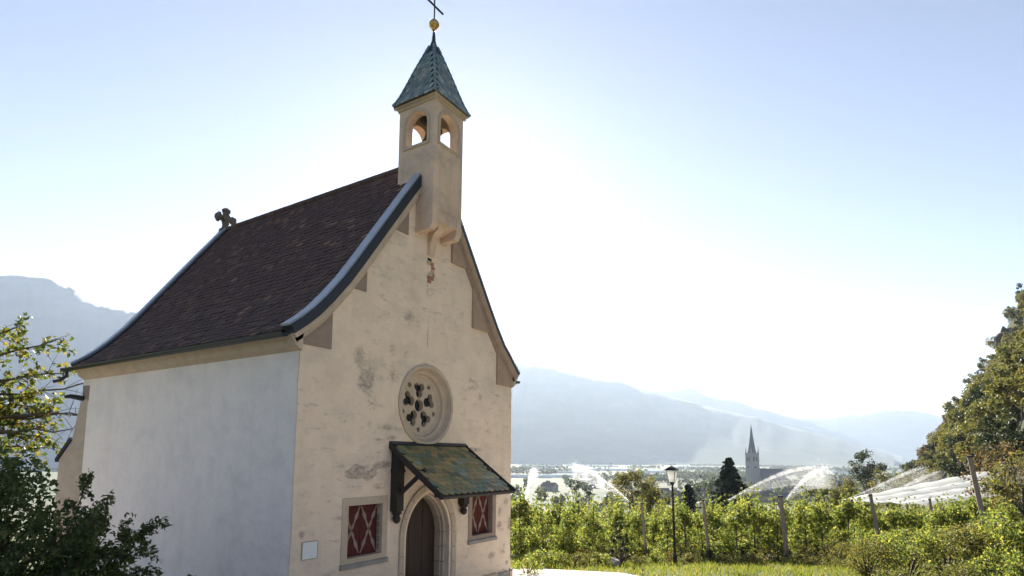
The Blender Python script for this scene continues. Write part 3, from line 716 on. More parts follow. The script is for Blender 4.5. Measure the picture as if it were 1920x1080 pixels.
for c0, c1 in ((TX0, TX0+TH), (TX1-TH, TX1)):
    MB().plate(rect(TY0+TH, 8.35, TY1-TH, TZ1), [arch_hole(tcy, OH, OZ, OSP)[::-1]], fx, c0, c1).build('wall', M['tower'], tur)
MB().box((TX0+TH, TY0+TH, 9.3), (TX1-TH, TY1-TH, 9.66)).build('floor', M['stone_grey'], tur)
# hood moulds round the openings
def hood(fnc, c, y0_, y1_):
    outer = arch_hole(c, OH+.075, OZ-.0, OSP); inner = arch_hole(c, OH+.015, OZ, OSP)
    n = len(outer); vs = [fnc(a, b, y0_) for a, b in outer] + [fnc(a, b, y0_) for a, b in inner] + [fnc(a, b, y1_) for a, b in outer] + [fnc(a, b, y1_) for a, b in inner]
    fs = []
    for i in range(n-1): fs += [(i, i+1, n+i+1, n+i), (i, 2*n+i, 2*n+i+1, i+1), (n+i, n+i+1, 3*n+i+1, 3*n+i)]
    fs += [(0, n, 3*n, 2*n), (n-1, 3*n-1, 4*n-1, 2*n-1)]
    MB().add(vs, fs).build('hood_mould', M['stone'], tur)
hood(FYZ, tcx, TY0-.02, TY0+.01); hood(fx, tcy, TX0-.02, TX0+.01)
MB().box((tcx-OH-.06, TY0-.03, OZ-.05), (tcx+OH+.06, TY0+.05, OZ-.002)).build('sill', M['stone'], tur)
MB().box((TX0-.03, tcy-OH-.06, OZ-.05), (TX0+.05, tcy+OH+.06, OZ-.002)).build('sill', M['stone'], tur)
# soffit moulding
for k, (o, z0, z1) in enumerate(((.03, TZ1-.10, TZ1-.04), (.08, TZ1-.04, TZ1+.03))):
    mb = MB().plate([(TX0-o, TY0-o), (TX1+o, TY0-o), (TX1+o, TY1+o), (TX0-o, TY1+o)], [[(TX0+.02, TY0+.02), (TX0+.02, TY1-.02), (TX1-.02, TY1-.02), (TX1-.02, TY0+.02)]], lambda a, b, c: (a, b, c), z0, z1)
    mb.build('cornice', M['stone'], tur)
# corbel under the front: side cheeks with a hollow curve, a centre stem running down the gable
cur = [(TY0, 8.35), (TY0, 8.06), (TY0+.03, 7.98)] + [(TY0+.03+.30*(1-math.cos(a)), 7.98-.26*math.sin(a)) for a in np.linspace(.2, math.pi/2, 6)] + [(.0, 7.70), (.10, 7.70), (.10, 8.35)]
for x0, x1 in ((TX0, TX0+.15), (TX1-.15, TX1)):
    MB().prism([(TY0, 8.352), (TY0, 8.02), (TY0+.06, 7.93), (-.0, 7.90), (.1, 7.9), (.1, 8.352)], fx, x0, x1).build('corbel', M['tower'], tur)
MB().prism([(TY0+.012, 8.352), (TY0+.012, 8.12), (-.05, 8.02), (.1, 8.0), (.1, 8.352)], fx, TX0+.152, TX1-.152).build('corbel', M['tower'], tur)
MB().prism([(-.32, 8.15), (-.27, 8.04), (-.15, 7.94), (-.085, 7.78), (-.06, 7.58), (.05, 7.52), (.05, 8.15)], fx, tcx-.085, tcx+.09).build('corbel_stem', M['tower'], tur)
MB().box((TX0+.012, -.02, 7.95), (TX1-.012, TY1-.012, 8.60)).build('wall', M['tower'], tur)
# bare bricks below the stem
for i in range(6):
    z = 7.44-.075*i
    for j in range(2):
        if random.random() < .2: continue
        x_ = 2.86+.10*j+random.uniform(-.02, .02)+(.03 if i % 2 else 0)
        MB().box((x_, -.012-random.uniform(0, .012), z-.06), (x_+.095, .02, z)).build('brick', M['brick'] if (i+j) % 3 else M['stone'], facade)
MB().box((2.87, -.009, 7.46), (2.98, .02, 7.51)).build('hole', M['wood'], facade)  # solid dark block painting the shade inside a small opening

# spire with glazed scale tiles, hip tiles, ball and cross
spire = put('spire', None, chapel)
SPF = [(.555, 10.62), (.50, 10.73), (.44, 10.88), (.37, 11.10), (.27, 11.42), (.17, 11.72), (.07, 12.02), (.03, 12.2), (.018, 12.38)]   # half-width, height: bell-cast
mb = MB(); vs = []; 
for hw_, z in SPF: vs += [(tcx-hw_*.97, tcy-hw_, z-.012), (tcx+hw_*.97, tcy-hw_, z-.012), (tcx+hw_*.97, tcy+hw_, z-.012), (tcx-hw_*.97, tcy+hw_, z-.012)]
fs = [(i*4+k, i*4+(k+1) % 4, (i+1)*4+(k+1) % 4, (i+1)*4+k) for i in range(len(SPF)-1) for k in range(4)] + [(3, 2, 1, 0)]
mb.add(vs, fs).build('core', M['lead_dark'], spire)
smb, sme = tile_mesh('tile', .115, .145, .012, M['spire_tile'], .45)
sdl = arc_len(SPF); Os = wloc(spire); hid = MB()
for face in range(4):
    R3 = Matrix.Rotation(face*math.pi/2, 3, 'Z'); a = .10; row = 0
    while a < sdl[-1]-.48:
        hw_ = np.interp(a, sdl, [p[0] for p in SPF]); z = np.interp(a, sdl, [p[1] for p in SPF]); hw2 = np.interp(a-.1, sdl, [p[0] for p in SPF]); z2 = np.interp(a-.1, sdl, [p[1] for p in SPF])
        up = Vector((0, hw2-hw_, z-z2)).normalized(); nr = Vector((0, -up.z, up.y)); n_ = max(1, int(round(2*hw2/.118)))
        for j in range(n_):
            x_ = (j-(n_-1)/2)*(2*hw2/n_) + (0.03 if row % 2 else -.03); 
            if abs(x_) > hw2-.035: continue
            upt = (up-nr*.07).normalized(); sx = upt.cross(nr).normalized(); nz = sx.cross(upt)
            m3 = R3 @ Matrix(((sx.x, upt.x, nz.x), (sx.y, upt.y, nz.y), (sx.z, upt.z, nz.z)))
            P = R3 @ Vector((x_, -hw_+nr.y*.006, 0)) + Vector((tcx, tcy, z))
            m4 = Matrix.Translation(P) @ m3.to_4x4()
            if face in (0, 3):
                t_ = put('tile', sme, spire); m4.translation -= Os; t_.matrix_local = m4; 
            else: hid.add([tuple(m4 @ Vector(q)) for q in smb.v], smb.f)
        a += .085; row += 1
kind(hid.build('spire_tiles', M['spire_tile'], spire, fix=False), 'stuff')
for sx, sy in ((-1, -1), (1, -1), (-1, 1), (1, 1)):
    a = 0
    while a < sdl[-1]-.4:
        P = []
        for q in (a, a+.14):
            hw_ = np.interp(q, sdl, [p[0] for p in SPF]); z = np.interp(q, sdl, [p[1] for p in SPF]); P.append((tcx+sx*hw_*1.0, tcy+sy*hw_*1.0, z+.012))
        MB().tube(P, [.036, .026], 7).build('hip_tile', M['hip_tile'], spire); a += .125
MB().tube([(tcx, tcy, 11.98), (tcx, tcy, 12.2), (tcx, tcy, 12.42)], [.085, .035, .02], 10).build('tip_cap', M['lead_dark'], spire)
MB().lathe([(.02, -.13), (.05, -.115), (.03, -.1), (.075, -.07), (.108, -.02), (.11, .02), (.08, .075), (.03, .105), (.02, .14)], (tcx, tcy, 12.555), 16).build('ball', M['gold'], spire, smooth=True)
MB().tube([(tcx, tcy, 12.66), (tcx, tcy, 13.55)], .016, 6).build('cross_upright', M['iron'], spire)
MB().box((tcx-.28, tcy-.014, 12.97), (tcx+.28, tcy+.014, 13.0)).build('cross_arm', M['iron'], spire)

# the bell hangs in the turret on its yoke
bell = thing('bell', 'dark bronze bell hanging in the arched opening of the turret', 'bell', (tcx, tcy, 9.92))
MB().lathe([(.20, 9.92), (.195, 9.95), (.155, 10.02), (.125, 10.12), (.115, 10.22), (.075, 10.27), (.02, 10.29)], (tcx, tcy, 0), 18).build('bell_body', M['bronze'], bell, smooth=True)
MB().box((TX0+TH-.01, tcy-.05, 10.27), (TX1-TH+.01, tcy+.05, 10.36)).build('yoke', M['wood'], bell)
MB().tube([(tcx, tcy, 10.2), (tcx, tcy, 9.9)], [.012, .012], 6).lathe([(.0, 9.86), (.03, 9.88), (.03, 9.91), (.0, 9.93)], (tcx, tcy, 0), 8).build('clapper', M['iron'], bell)

# notice on the wall
pq = thing('wall_plaque', 'small square white notice fixed low on the facade near its left corner', 'plaque', (.32, -.01, 2.02))
MB().box((.19, -.022, 2.03), (.46, -.002, 2.28)).build('board', M['white'], pq)
fr_ = MB().plate(rect(.18, 2.02, .47, 2.29), [rect(.187, 2.027, .463, 2.283)[::-1]], FYZ, -.026, -.004); fr_.build('frame', M['stone'], pq)

# ================================================================== VEGETATION
def leaves(name, C_, size, mat, aspect=.55, up=0.0, seed=1, dirs=None, hang=0.):
    """one mesh of small folded leaves at the points C_; up > 0 turns the blades towards the sky"""
    r = np.random.default_rng(seed); n = len(C_)
    if np.isscalar(size): size = size*r.uniform(.65, 1.35, n)
    a = r.normal(size=(n, 3)); a[:, 2] -= hang; a /= np.linalg.norm(a, axis=1, keepdims=True)
    if dirs is not None: a = dirs + .7*a; a /= np.linalg.norm(a, axis=1, keepdims=True)
    nn = r.normal(size=(n, 3)); nn[:, 2] += up*2; b = np.cross(nn, a); b /= np.linalg.norm(b, axis=1, keepdims=True)+1e-9
    c = np.cross(a, b); L_ = size[:, None]; Wd = L_*aspect
    p0 = C_ - a*L_*.5; p2 = C_ + a*L_*.5 - c*L_*.08; p1 = C_ + b*Wd*.5 + c*Wd*.22; p3 = C_ - b*Wd*.5 + c*Wd*.22
    V = np.stack([p0, p1, p2, p3], 1).reshape(-1, 3); i = np.arange(n)*4
    F = np.stack([np.stack([i, i+1, i+2], 1), np.stack([i, i+2, i+3], 1)], 1).reshape(-1, 3)
    me = bpy.data.meshes.new(name); me.vertices.add(len(V)); me.vertices.foreach_set('co', V.ravel())
    me.loops.add(len(F)*3); me.loops.foreach_set('vertex_index', F.ravel().astype(np.int32))
    me.polygons.add(len(F)); me.polygons.foreach_set('loop_start', np.arange(0, len(F)*3, 3, dtype=np.int32)); me.polygons.foreach_set('loop_total', np.full(len(F), 3, np.int32))
    me.update(calc_edges=True); me.validate(); me.materials.append(mat); return me
def clumps(r, centres, rad, per):
    c = np.repeat(np.asarray(centres), per, axis=0); rr = np.repeat(np.asarray(rad if np.ndim(rad) else [rad]*len(centres)), per)
    d = r.normal(size=c.shape); d /= np.linalg.norm(d, axis=1, keepdims=True); return c + d*(rr*r.uniform(.25, 1, len(rr))**.6)[:, None]

def tree_from(name, trunk, crown, label, cat, loc, rz=0., sc=1., group=None):
    t = thing(name, label, cat, loc, group, (0, 0, rz), sc)
    if trunk: put('trunk', trunk, t)
    put('crown', crown, t); return t

# --- apple trees: slender spindles with upright shoots
def apple(seed, mat, hgt=2.55, rad=.62, n=2300):
    r = np.random.default_rng(seed); mb = MB()
    lean = r.uniform(-.08, .08, 2)
    mb.tube([(0, 0, -.15), (lean[0]*.3, lean[1]*.3, .7), (lean[0], lean[1], 1.6), (lean[0]*1.3, lean[1]*1.3, hgt*.93)], [.045, .038, .026, .008], 6)
    cs = []; rd = []
    for i in range(34):
        z = r.uniform(.18, hgt*.88); a = r.uniform(0, 6.28); k = rad*(1.05-.55*(z/hgt)**2)*r.uniform(.35, 1.0)
        e_ = (lean[0]*z/1.6+k*math.cos(a), lean[1]*z/1.6+k*math.sin(a), z+r.uniform(-.05, .2)); cs.append(e_); rd.append(r.uniform(.15, .30))
        mb.tube([(lean[0]*z/1.6, lean[1]*z/1.6, z-.12), e_], [.013, .005], 4, False)
    for i in range(9):                                         # this year's shoots
        a = r.uniform(0, 6.28); k = rad*r.uniform(.1, .7); z0 = hgt*.70; z1 = hgt*r.uniform(.92, 1.22)
        for q in np.linspace(0, 1, 5): cs.append((k*math.cos(a), k*math.sin(a), z0+(z1-z0)*q)); rd.append(.10-.05*q)
    cs = np.array(cs); rd = np.array(rd); per = np.maximum(6, (n*rd**1.6/np.sum(rd**1.6)).astype(int))
    P = np.vstack([clumps(r, cs[i:i+1], rd[i:i+1], per[i]) for i in range(len(cs))])
    return mb.mesh('trunk', M['bark'], fix=False), leaves('crown', P, .105, mat, .6, .2, seed)
APP = [apple(11+i, M['leaf_apple'], 2.40+.14*(i % 3), .66+.07*(i % 2)) for i in range(6)]
rows = [(23.6, .95, 0), (26.6, .95, 0), (29.8, 1.05, 0), (33.2, 1.15, 0), (37.2, 1.25, 0), (42, 1.5, 0), (48, 1.8, 0), (55, 2.2, 0)]
cnt = 0
for ri, (s0, step, _) in enumerate(rows):
    t = .35 if ri == 0 else .2 - .4*(ri % 2); j = 0
    while t < s0*.90:
        s = s0 + .10*max(0, t-8) + random.uniform(-.25, .25); tt = t + random.uniform(-.12, .12); x, y = xy(s, tt)
        if ri == 0 and j < len(ORD):
            lab = ORD[j] + ' apple tree from the chapel wall in the front orchard row'
        else: lab = f'{ORD[min(j, 29)]} apple tree from the chapel in the {ORD[ri]} orchard row behind the lamp'
        tr, cw = APP[random.randrange(6)]
        tree_from('apple_tree', tr, cw, lab, 'apple tree', (x, y, hxy(x, y)), random.uniform(0, 6.28), random.uniform(.74, 1.0), 'apple trees of the %s orchard row' % ORD[ri])
        t += step; j += 1; cnt += 1
print('apple trees', cnt)

# --- bushes
def bush(seed, mat, rx_, rz_, n, leaf, nc=40, up=.2):
    r = np.random.default_rng(seed); cs = []; rd = []; mb = MB()
    for i in range(nc):
        a = r.uniform(0, 6.28); q = r.uniform(0, 1)**.5; z = r.uniform(.08, 1); k = rx_*q*math.sqrt(max(.05, 1-(max(0, z-.35)/.75)**2))
        e_ = (k*math.cos(a), k*math.sin(a), z*rz_); cs.append(e_); rd.append(rx_*r.uniform(.16, .32))
        if i % 2 == 0: mb.tube([(e_[0]*.1, e_[1]*.1, 0), (e_[0]*.6, e_[1]*.6, z*rz_*.6), e_], [.02, .012, .004], 4, False)
    return mb.mesh('stems', M['bark'], fix=False), leaves('foliage', clumps(r, cs, rd, max(1, n//nc)), leaf, mat, .5, up, seed)
def bush_thing(name, data, label, cat, loc, rz=0., sc=1., group=None):
    t = thing(name, label, cat, loc, group, (0, 0, rz), sc); put('stems', data[0], t); put('foliage', data[1], t); return t
BW = [bush(41, M['leaf_apple'], .8, 1.0, 3000, .065, 50), bush(42, M['leaf_lime'], .75, .8, 2800, .06, 50), bush(43, M['leaf_oak'], .8, .9, 2800, .06, 46)]
wk = [(1625, 1068, 15.2, 1.0, 2), (1700, 1062, 15.5, 1.15, 0), (1775, 1055, 15.8, 1.3, 1), (1850, 1052, 15.5, 1.35, 2), (1905, 1050, 15, 1.5, 0), (1570, 1040, 19.5, .9, 2), (1640, 1020, 20, 1.15, 0), (1720, 1010, 20.5, 1.2, 1),
      (1800, 1005, 20, 1.25, 0), (1880, 1000, 19.5, 1.5, 2), (1680, 1085, 12.5, .7, 1), (1790, 1085, 12.8, .8, 1), (1880, 1080, 12.6, .9, 0)]
WL = ['olive leafy weed bush at the front of the orchard, nearest the lamp', 'green weed bush with bright leaves in the lower right foreground', 'yellow-green weed bush below the tall leaning pole', 'olive weed bush below the right-hand end of the orchard',
      'tall green weed bush at the right edge of the picture', 'dark olive low bush in front of the second row post from the lamp', 'green bush at the foot of the fourth wooden post', 'yellow-green bush between the fourth post and the tall pole',
      'green bush at the foot of the tall leaning pole', 'large olive bush at the right edge beyond the weeds', 'low bright weed clump at the bottom edge, left of the other two', 'low bright weed clump at the bottom edge, in the middle', 'low green weed clump at the lower right corner']
for (u, v, s, sc_, k), lab in zip(wk, WL):
    P = ray_at(u, v, s); x, y = P[0], P[1]
    bush_thing('weed_bush', BW[k], lab, 'bush', (x, y, hxy(x, y)-.05), random.uniform(0, 6.28), sc_, 'weed bushes before the orchard')
# small growth by the chapel corner and along the path
SB = [bush(51, M['leaf_lime'], .45, .42, 800, .06, 24), bush(52, M['leaf_apple'], .5, .5, 800, .065, 24)]
sp = [(988, 1050, 15.4, .8), (1010, 1040, 17.4, 1.0), (1040, 1045, 17.6, .9), (1075, 1048, 17.6, 1.0), (1105, 1042, 18.2, 1.0), (1135, 1050, 18.0, .8), (1200, 1050, 19.4, .8), (1235, 1048, 20, .9), (1290, 1050, 20.4, .8), (1350, 1048, 21, .8), (1420, 1052, 20.6, .9), (1500, 1050, 20.4, 1.0)]
SL = ['at the right corner of the chapel', 'behind the left end of the path', 'behind the path, second from the chapel', 'behind the path, third from the chapel', 'behind the path, fourth from the chapel', 'beside the grey boulder', 'just left of the lamp post', 'at the foot of the lamp post, left side', 'at the foot of the lamp post, right side', 'at the foot of the second row post', 'between the second and third row posts', 'right of the third row post']
for (u, v, s, sc_), lab in zip(sp, SL):
    P = ray_at(u, v, s); bush_thing('weed_clump', SB[random.randrange(2)], 'low yellow-green weed clump ' + lab, 'weeds', (P[0], P[1], hxy(P[0], P[1])-.03), random.uniform(0, 6), sc_, 'weed clumps by the path')
rg = random.Random(12)
DW = [bush(57, M['leaf_dark'], .5, .5, 900, .06, 26), bush(58, M['leaf_oak'], .55, .6, 900, .06, 26), bush(59, M['leaf_rust'], .5, .62, 800, .05, 26)]  # darker shrubs added in place of shadow patches on the grass
for i in range(20):
    t_ = 2.6+i*.78; s_ = 21.6+.08*t_+rg.uniform(-.7, .8); x, y = xy(s_, t_); k = rg.randrange(3)
    bush_thing('shadow_patch_shrub', DW[k], ORD[i] + ' added low shadow-patch shrub from the boulder, ' + ('dark green', 'olive', 'tan')[k] + ', under the front row', 'shrub', (x, y, hxy(x, y)-.03), rg.uniform(0, 6), rg.uniform(.7, 1.25), 'shrubs added as shadow patches below the front row')
ds = bush(55, M['leaf_dark'], .28, 1.35, 1500, .07, 34)
P = ray_at(1163, 1050, 18.8); bush_thing('dark_shrub', ds, 'narrow dark evergreen shrub standing behind the grey boulder', 'shrub', (P[0], P[1], hxy(P[0], P[1])-.05))
def boulder(seed, r_):
    bm = bmesh.new(); bmesh.ops.create_icosphere(bm, subdivisions=2, radius=r_); q = random.Random(seed)
    for v in bm.verts: v.co *= q.uniform(.82, 1.12); v.co.z *= .75
    me = bpy.data.meshes.new('boulder'); bm.to_mesh(me); bm.free(); me.materials.append(M['rock']); return me
P = ray_at(1150, 1052, 18.2); tag(put('boulder', boulder(3, .26), None, (P[0], P[1], hxy(P[0], P[1])+.12)), 'small grey boulder in the grass beyond the path', 'boulder')

# --- the big dark shrub by the left wall and the tree reaching in above it
def big_shrub():
    r = np.random.default_rng(61); mb = MB(); base = Vector((0, 0, 0)); cs = []; rd = []; dr = []
    for i in range(34):
        a = r.uniform(0, 6.28); el = r.uniform(.35, 1.35); L_ = r.uniform(1.5, 2.5)*(.75+.25*math.sin(el)); pts = []
        for q in np.linspace(0, 1, 7):
            pts.append(Vector((math.cos(a)*math.cos(el)*L_*q*1.15, math.sin(a)*math.cos(el)*L_*q*1.15, math.sin(el)*L_*q - .25*q*q*math.cos(el)*L_*.6)))
        mb.tube(pts, [.022*(1-.85*q)+.003 for q in np.linspace(0, 1, 7)], 5, False)
        for j in range(2, 7):
            for _ in range(3):
                d = Vector(r.normal(size=3)).normalized(); e_ = pts[j] + d*r.uniform(.1, .38); mb.tube([pts[j], e_], [.006, .002], 3, False)
                for q in np.linspace(.3, 1, 4): cs.append(tuple(pts[j].lerp(e_, q))); rd.append(.09)
    P = clumps(r, np.array(cs), np.array(rd), 11)
    return mb.mesh('stems', M['bark'], fix=False), leaves('foliage', P, .085, M['leaf_bush'], .42, .25, 61, hang=.4)
bs = big_shrub(); x, y = xy(7.1, -5.6)
bush_thing('shrub', bs, 'large dark green shrub in front of the white side wall', 'shrub', (x, y, hxy(x, y)), 2.6, .92)
x, y = xy(6.3, -5.75); bush_thing('shrub', bush(63, M['leaf_bush'], 1.15, 2.0, 10000, .075, 90), 'dense low dark shrub filling the lower left corner', 'shrub', (x, y, hxy(x, y)), 1.9, 1.0)
def left_tree():
    """a tree behind the chapel, outside the frame on the left, whose boughs reach in"""
    r = np.random.default_rng(71); x0, y0 = xy(14.2, -13.9); z0 = hxy(x0, y0); root = Vector((x0, y0, z0)); mb = MB(); cs = []
    mb.tube([root, root+Vector((.05, .02, 1.8)), root+Vector((.1, 0, 3.6)), root+Vector((.05, .1, 5.4)), root+Vector((.0, .1, 7.0))], [.15, .13, .10, .06, .015], 8)
    T3 = Vector((T2[0], T2[1], 0)); E3 = Vector((E2[0], E2[1], 0))
    def bough(z, L_, rise, leafy, side=0., dirv=None):
        p = root + Vector((.08, .02, z)); d = (dirv or T3) + E3*side; pts = [p + d*L_*q + Vector((0, 0, rise*q - .30*q*q*L_*.25)) + Vector(r.normal(size=3))*.04 for q in np.linspace(0, 1, 8)]
        mb.tube(pts, [.045*(1-.85*q)+.006 for q in np.linspace(0, 1, 8)], 5, False)
        for j in range(2, 8):
            for _ in range(4):
                dd = (d*.7 + Vector(r.normal(size=3))*.8).normalized(); e_ = pts[j] + dd*r.uniform(.2, .75); mb.tube([pts[j], pts[j].lerp(e_, .5)+Vector((0, 0, .04)), e_], [.009, .006, .003], 3, False)
                if leafy > r.uniform():
                    for q in np.linspace(.3, 1, 5): cs.append(tuple(pts[j].lerp(e_, q)-root))
    for z, L_, rise, lf, sd in ((4.75, 2.6, 1.1, .75, 0), (4.3, 2.7, .8, .9, .1), (5.2, 1.9, .9, .7, -.1), (3.9, 2.3, .5, 1, -.1), (3.55, 2.5, .45, 1, .15), (3.2, 2.6, .35, 1, -.05), (2.9, 2.4, .3, 1, .1), (3.4, 2.0, .4, 1, .2), (3.75, 2.1, .5, 1, .25)): bough(z, L_, rise, lf, sd)
    for z, L_, rise, sd in ((4.0, 3.3, .75, .05), (3.5, 3.4, .6, .1), (3.2, 3.5, .5, -.08), (3.7, 3.2, .3, 0)): bough(z, L_, rise, 0, sd)
    for k in range(14):                                        # the side of the crown away from the chapel
        bough(r.uniform(2.6, 6.0), r.uniform(1.5, 2.6), r.uniform(.3, .9), 1, 0, (-T3*r.uniform(.3, 1) + E3*r.uniform(-1, 1)).normalized())
    P = clumps(r, np.array(cs)[r.uniform(size=len(cs)) < .55], .14, 4)
    t = thing('young_tree', 'tree with yellowing leaves and bare twigs reaching in at the left edge', 'tree', root)
    put('trunk', mb.mesh('trunk', M['bark'], root, fix=False), t)
    put('crown', leaves('crown', P, .13, M['leaf_yellow'], .66, .2, 72, hang=.3), t)
left_tree()

# --- grass in front of the orchard and by the path
def grass():
    r = np.random.default_rng(81); n = 52000
    s = r.uniform(11.5, 25.5, n); t = r.uniform(-1.0, 1, n)*0 + r.uniform(-.6, 1.0, n)*s*.92
    X = CAM[0]+E2[0]*s+T2[0]*t; Y = CAM[1]+E2[1]*s+T2[1]*t
    poly = PATH_EDGE + [(7.0, 1.6), (6.2, 9), (-9, 9), (-9, -14)]; inp = np.zeros(n, bool); ex = r.normal(0, .09, n)      # the path stays bare, its edge is ragged
    for (xa, ya), (xb, yb) in zip(poly, poly[1:]+poly[:1]):
        inp ^= ((ya > Y) != (yb > Y)) & (X+ex < (xb-xa)*(Y-ya)/(yb-ya+1e-12)+xa)
    keep = ~inp; X, Y, s, t = X[keep], Y[keep], s[keep], t[keep]; n = len(X); Z = height(s, t)
    a = r.uniform(0, 6.28, n); h_ = r.uniform(.03, .13, n)*(1+1.0*np.sin(s*1.7+t*.9)**2*np.sin(t*2.3-s)**2); wd = r.uniform(.010, .02, n); ln = r.normal(0, .45, (n, 2))
    V = np.empty((n, 3, 3)); dx, dy = np.cos(a)*wd, np.sin(a)*wd
    V[:, 0] = np.stack([X-dx, Y-dy, Z-.02], 1); V[:, 1] = np.stack([X+dx, Y+dy, Z-.02], 1); V[:, 2] = np.stack([X+ln[:, 0]*h_, Y+ln[:, 1]*h_, Z+h_], 1)
    me = bpy.data.meshes.new('grass'); me.from_pydata(V.reshape(-1, 3).tolist(), [], np.arange(3*n).reshape(-1, 3).tolist()); me.materials.append(M['grass'])
    tag(kind(put('grass', me), 'stuff'), 'sunlit yellow-green grass between path and orchard', 'grass')
grass()

# ================================================================== ORCHARD POSTS, LAMP, JETS, NETS
def post_mesh(name, h_, r_, mat):
    return MB().tube([(0, 0, -.3), (0, 0, h_*.5), (0, 0, h_)], [r_*1.05, r_, r_*.92], 7).mesh(name, mat)
def post(u0, v0, u1, v1, s, rad, label, mat=None, cap=True):
    a = Vector(ray_at(u1, v1, s)); b = Vector(ray_at(u0, v0, s)); g = hxy(a.x, a.y); d = (b-a).normalized(); a = a + d*((g-.25-a.z)/max(.2, d.z))
    t = thing('orchard_post', label, 'post', a, 'posts of the orchard trellis')
    MB().tube([a, a.lerp(b, .5), b], [rad*1.05, rad, rad*.93], 8).build('shaft', mat or M['concrete'], t)
    if cap: MB().tube([b-d*.02, b+d*.035], [rad*1.12, rad*1.02], 8).build('cap', M['wood'], t)
    return t
post(1203, 944, 1212, 1042, 22.6, .05, 'slim grey orchard post just left of the lamp'); post(1318, 938, 1331, 1050, 22.6, .06, 'grey orchard post with a white sleeve right of the lamp')
post(1463, 931, 1477, 1052, 22.6, .085, 'stout grey orchard post below the village church'); post(1632, 928, 1648, 1012, 23.2, .07, 'dark grey orchard post below the far pine tree')
post(1818, 856, 1850, 1000, 21.5, .085, 'tall leaning orchard pole reaching above the white nets'); post(1743, 936, 1752, 990, 27, .055, 'short orchard post between two taller ones on the right'); post(1597, 938, 1601, 980, 27.5, .05, 'half hidden orchard post left of the dark grey one')
P0 = Vector(ray_at(1309, 942, 22.55)); P1 = Vector(ray_at(1316, 962, 22.55))
sl = thing('post_sleeve', 'white plastic sleeve tied to the top of an orchard post', 'sleeve', P1); MB().tube([P1, P0], [.045, .06], 8).build('sleeve_tube', M['white'], sl); MB().tube([P1.lerp(P0, .45), P1.lerp(P0, .6)], [.062, .064], 8).build('tie', M['iron'], sl)

def street_lamp():
    a = Vector(ray_at(1266, 1062, 19.9)); g = hxy(a.x, a.y); top = Vector(ray_at(1259.5, 873, 19.9)); H = top.z - g; lean = (top.x-a.x, top.y-a.y)
    t = thing('street_lamp', 'slim dark lamp post with a glass lantern in front of the orchard', 'street lamp', (a.x, a.y, g))
    def at(z, dx=0, dy=0): k = z/H; return (a.x+lean[0]*k+dx, a.y+lean[1]*k+dy, g+z)
    zl = H-.62
    MB().tube([at(-.1), at(.5), at(zl)], [.055, .045, .036], 10).build('pole', M['iron'], t)
    MB().tube([at(0), at(.35)], [.075, .06], 10).build('base', M['iron'], t)
    MB().tube([at(zl-.02), at(zl+.04), at(zl+.07)], [.05, .075, .085], 8).build('collar', M['iron'], t)
    c = at(0); hb, ht = .085, .15; z0, z1 = zl+.075, zl+.46
    def cor(h_, z): p = at(z); return [(p[0]+sx*h_, p[1]+sy*h_, p[2]) for sx, sy in ((-1, -1), (1, -1), (1, 1), (-1, 1))]
    B, T_ = cor(hb, z0), cor(ht, z1)
    for i in range(4):
        j = (i+1) % 4; MB().add([B[i], B[j], T_[j], T_[i]], [(0, 1, 2, 3)]).build('pane', M['lantern'], t); MB().tube([B[i], T_[i]], .009, 5).build('lantern_bar', M['iron'], t)
    R0, R1, R2_ = cor(.22, z1), cor(.10, z1+.10), at(z1+.155)
    MB().add(R0+R1+[R2_], [(0, 1, 5, 4), (1, 2, 6, 5), (2, 3, 7, 6), (3, 0, 4, 7), (4, 5, 8), (5, 6, 8), (6, 7, 8), (7, 4, 8), (3, 2, 1, 0)]).build('lantern_roof', M['iron'], t)
    MB().tube([at(z0), at(z0+.14)], [.035, .03], 8).build('bulb', M['white'], t)
gl = NG('lantern_glass'); d_ = gl.n('ShaderNodeBsdfTranslucent'); d_.inputs[0].default_value = (.9, .9, .88, 1); q_ = gl.n('ShaderNodeBsdfDiffuse'); q_.inputs[0].default_value = (.7, .7, .68, 1)
mx_ = gl.n('ShaderNodeMixShader'); mx_.inputs[0].default_value = .35; gl.l(d_.outputs[0], mx_.inputs[1]); gl.l(q_.outputs[0], mx_.inputs[2]); gl.l(mx_.outputs[0], gl.out.inputs['Surface']); M['lantern'] = gl.m
street_lamp()

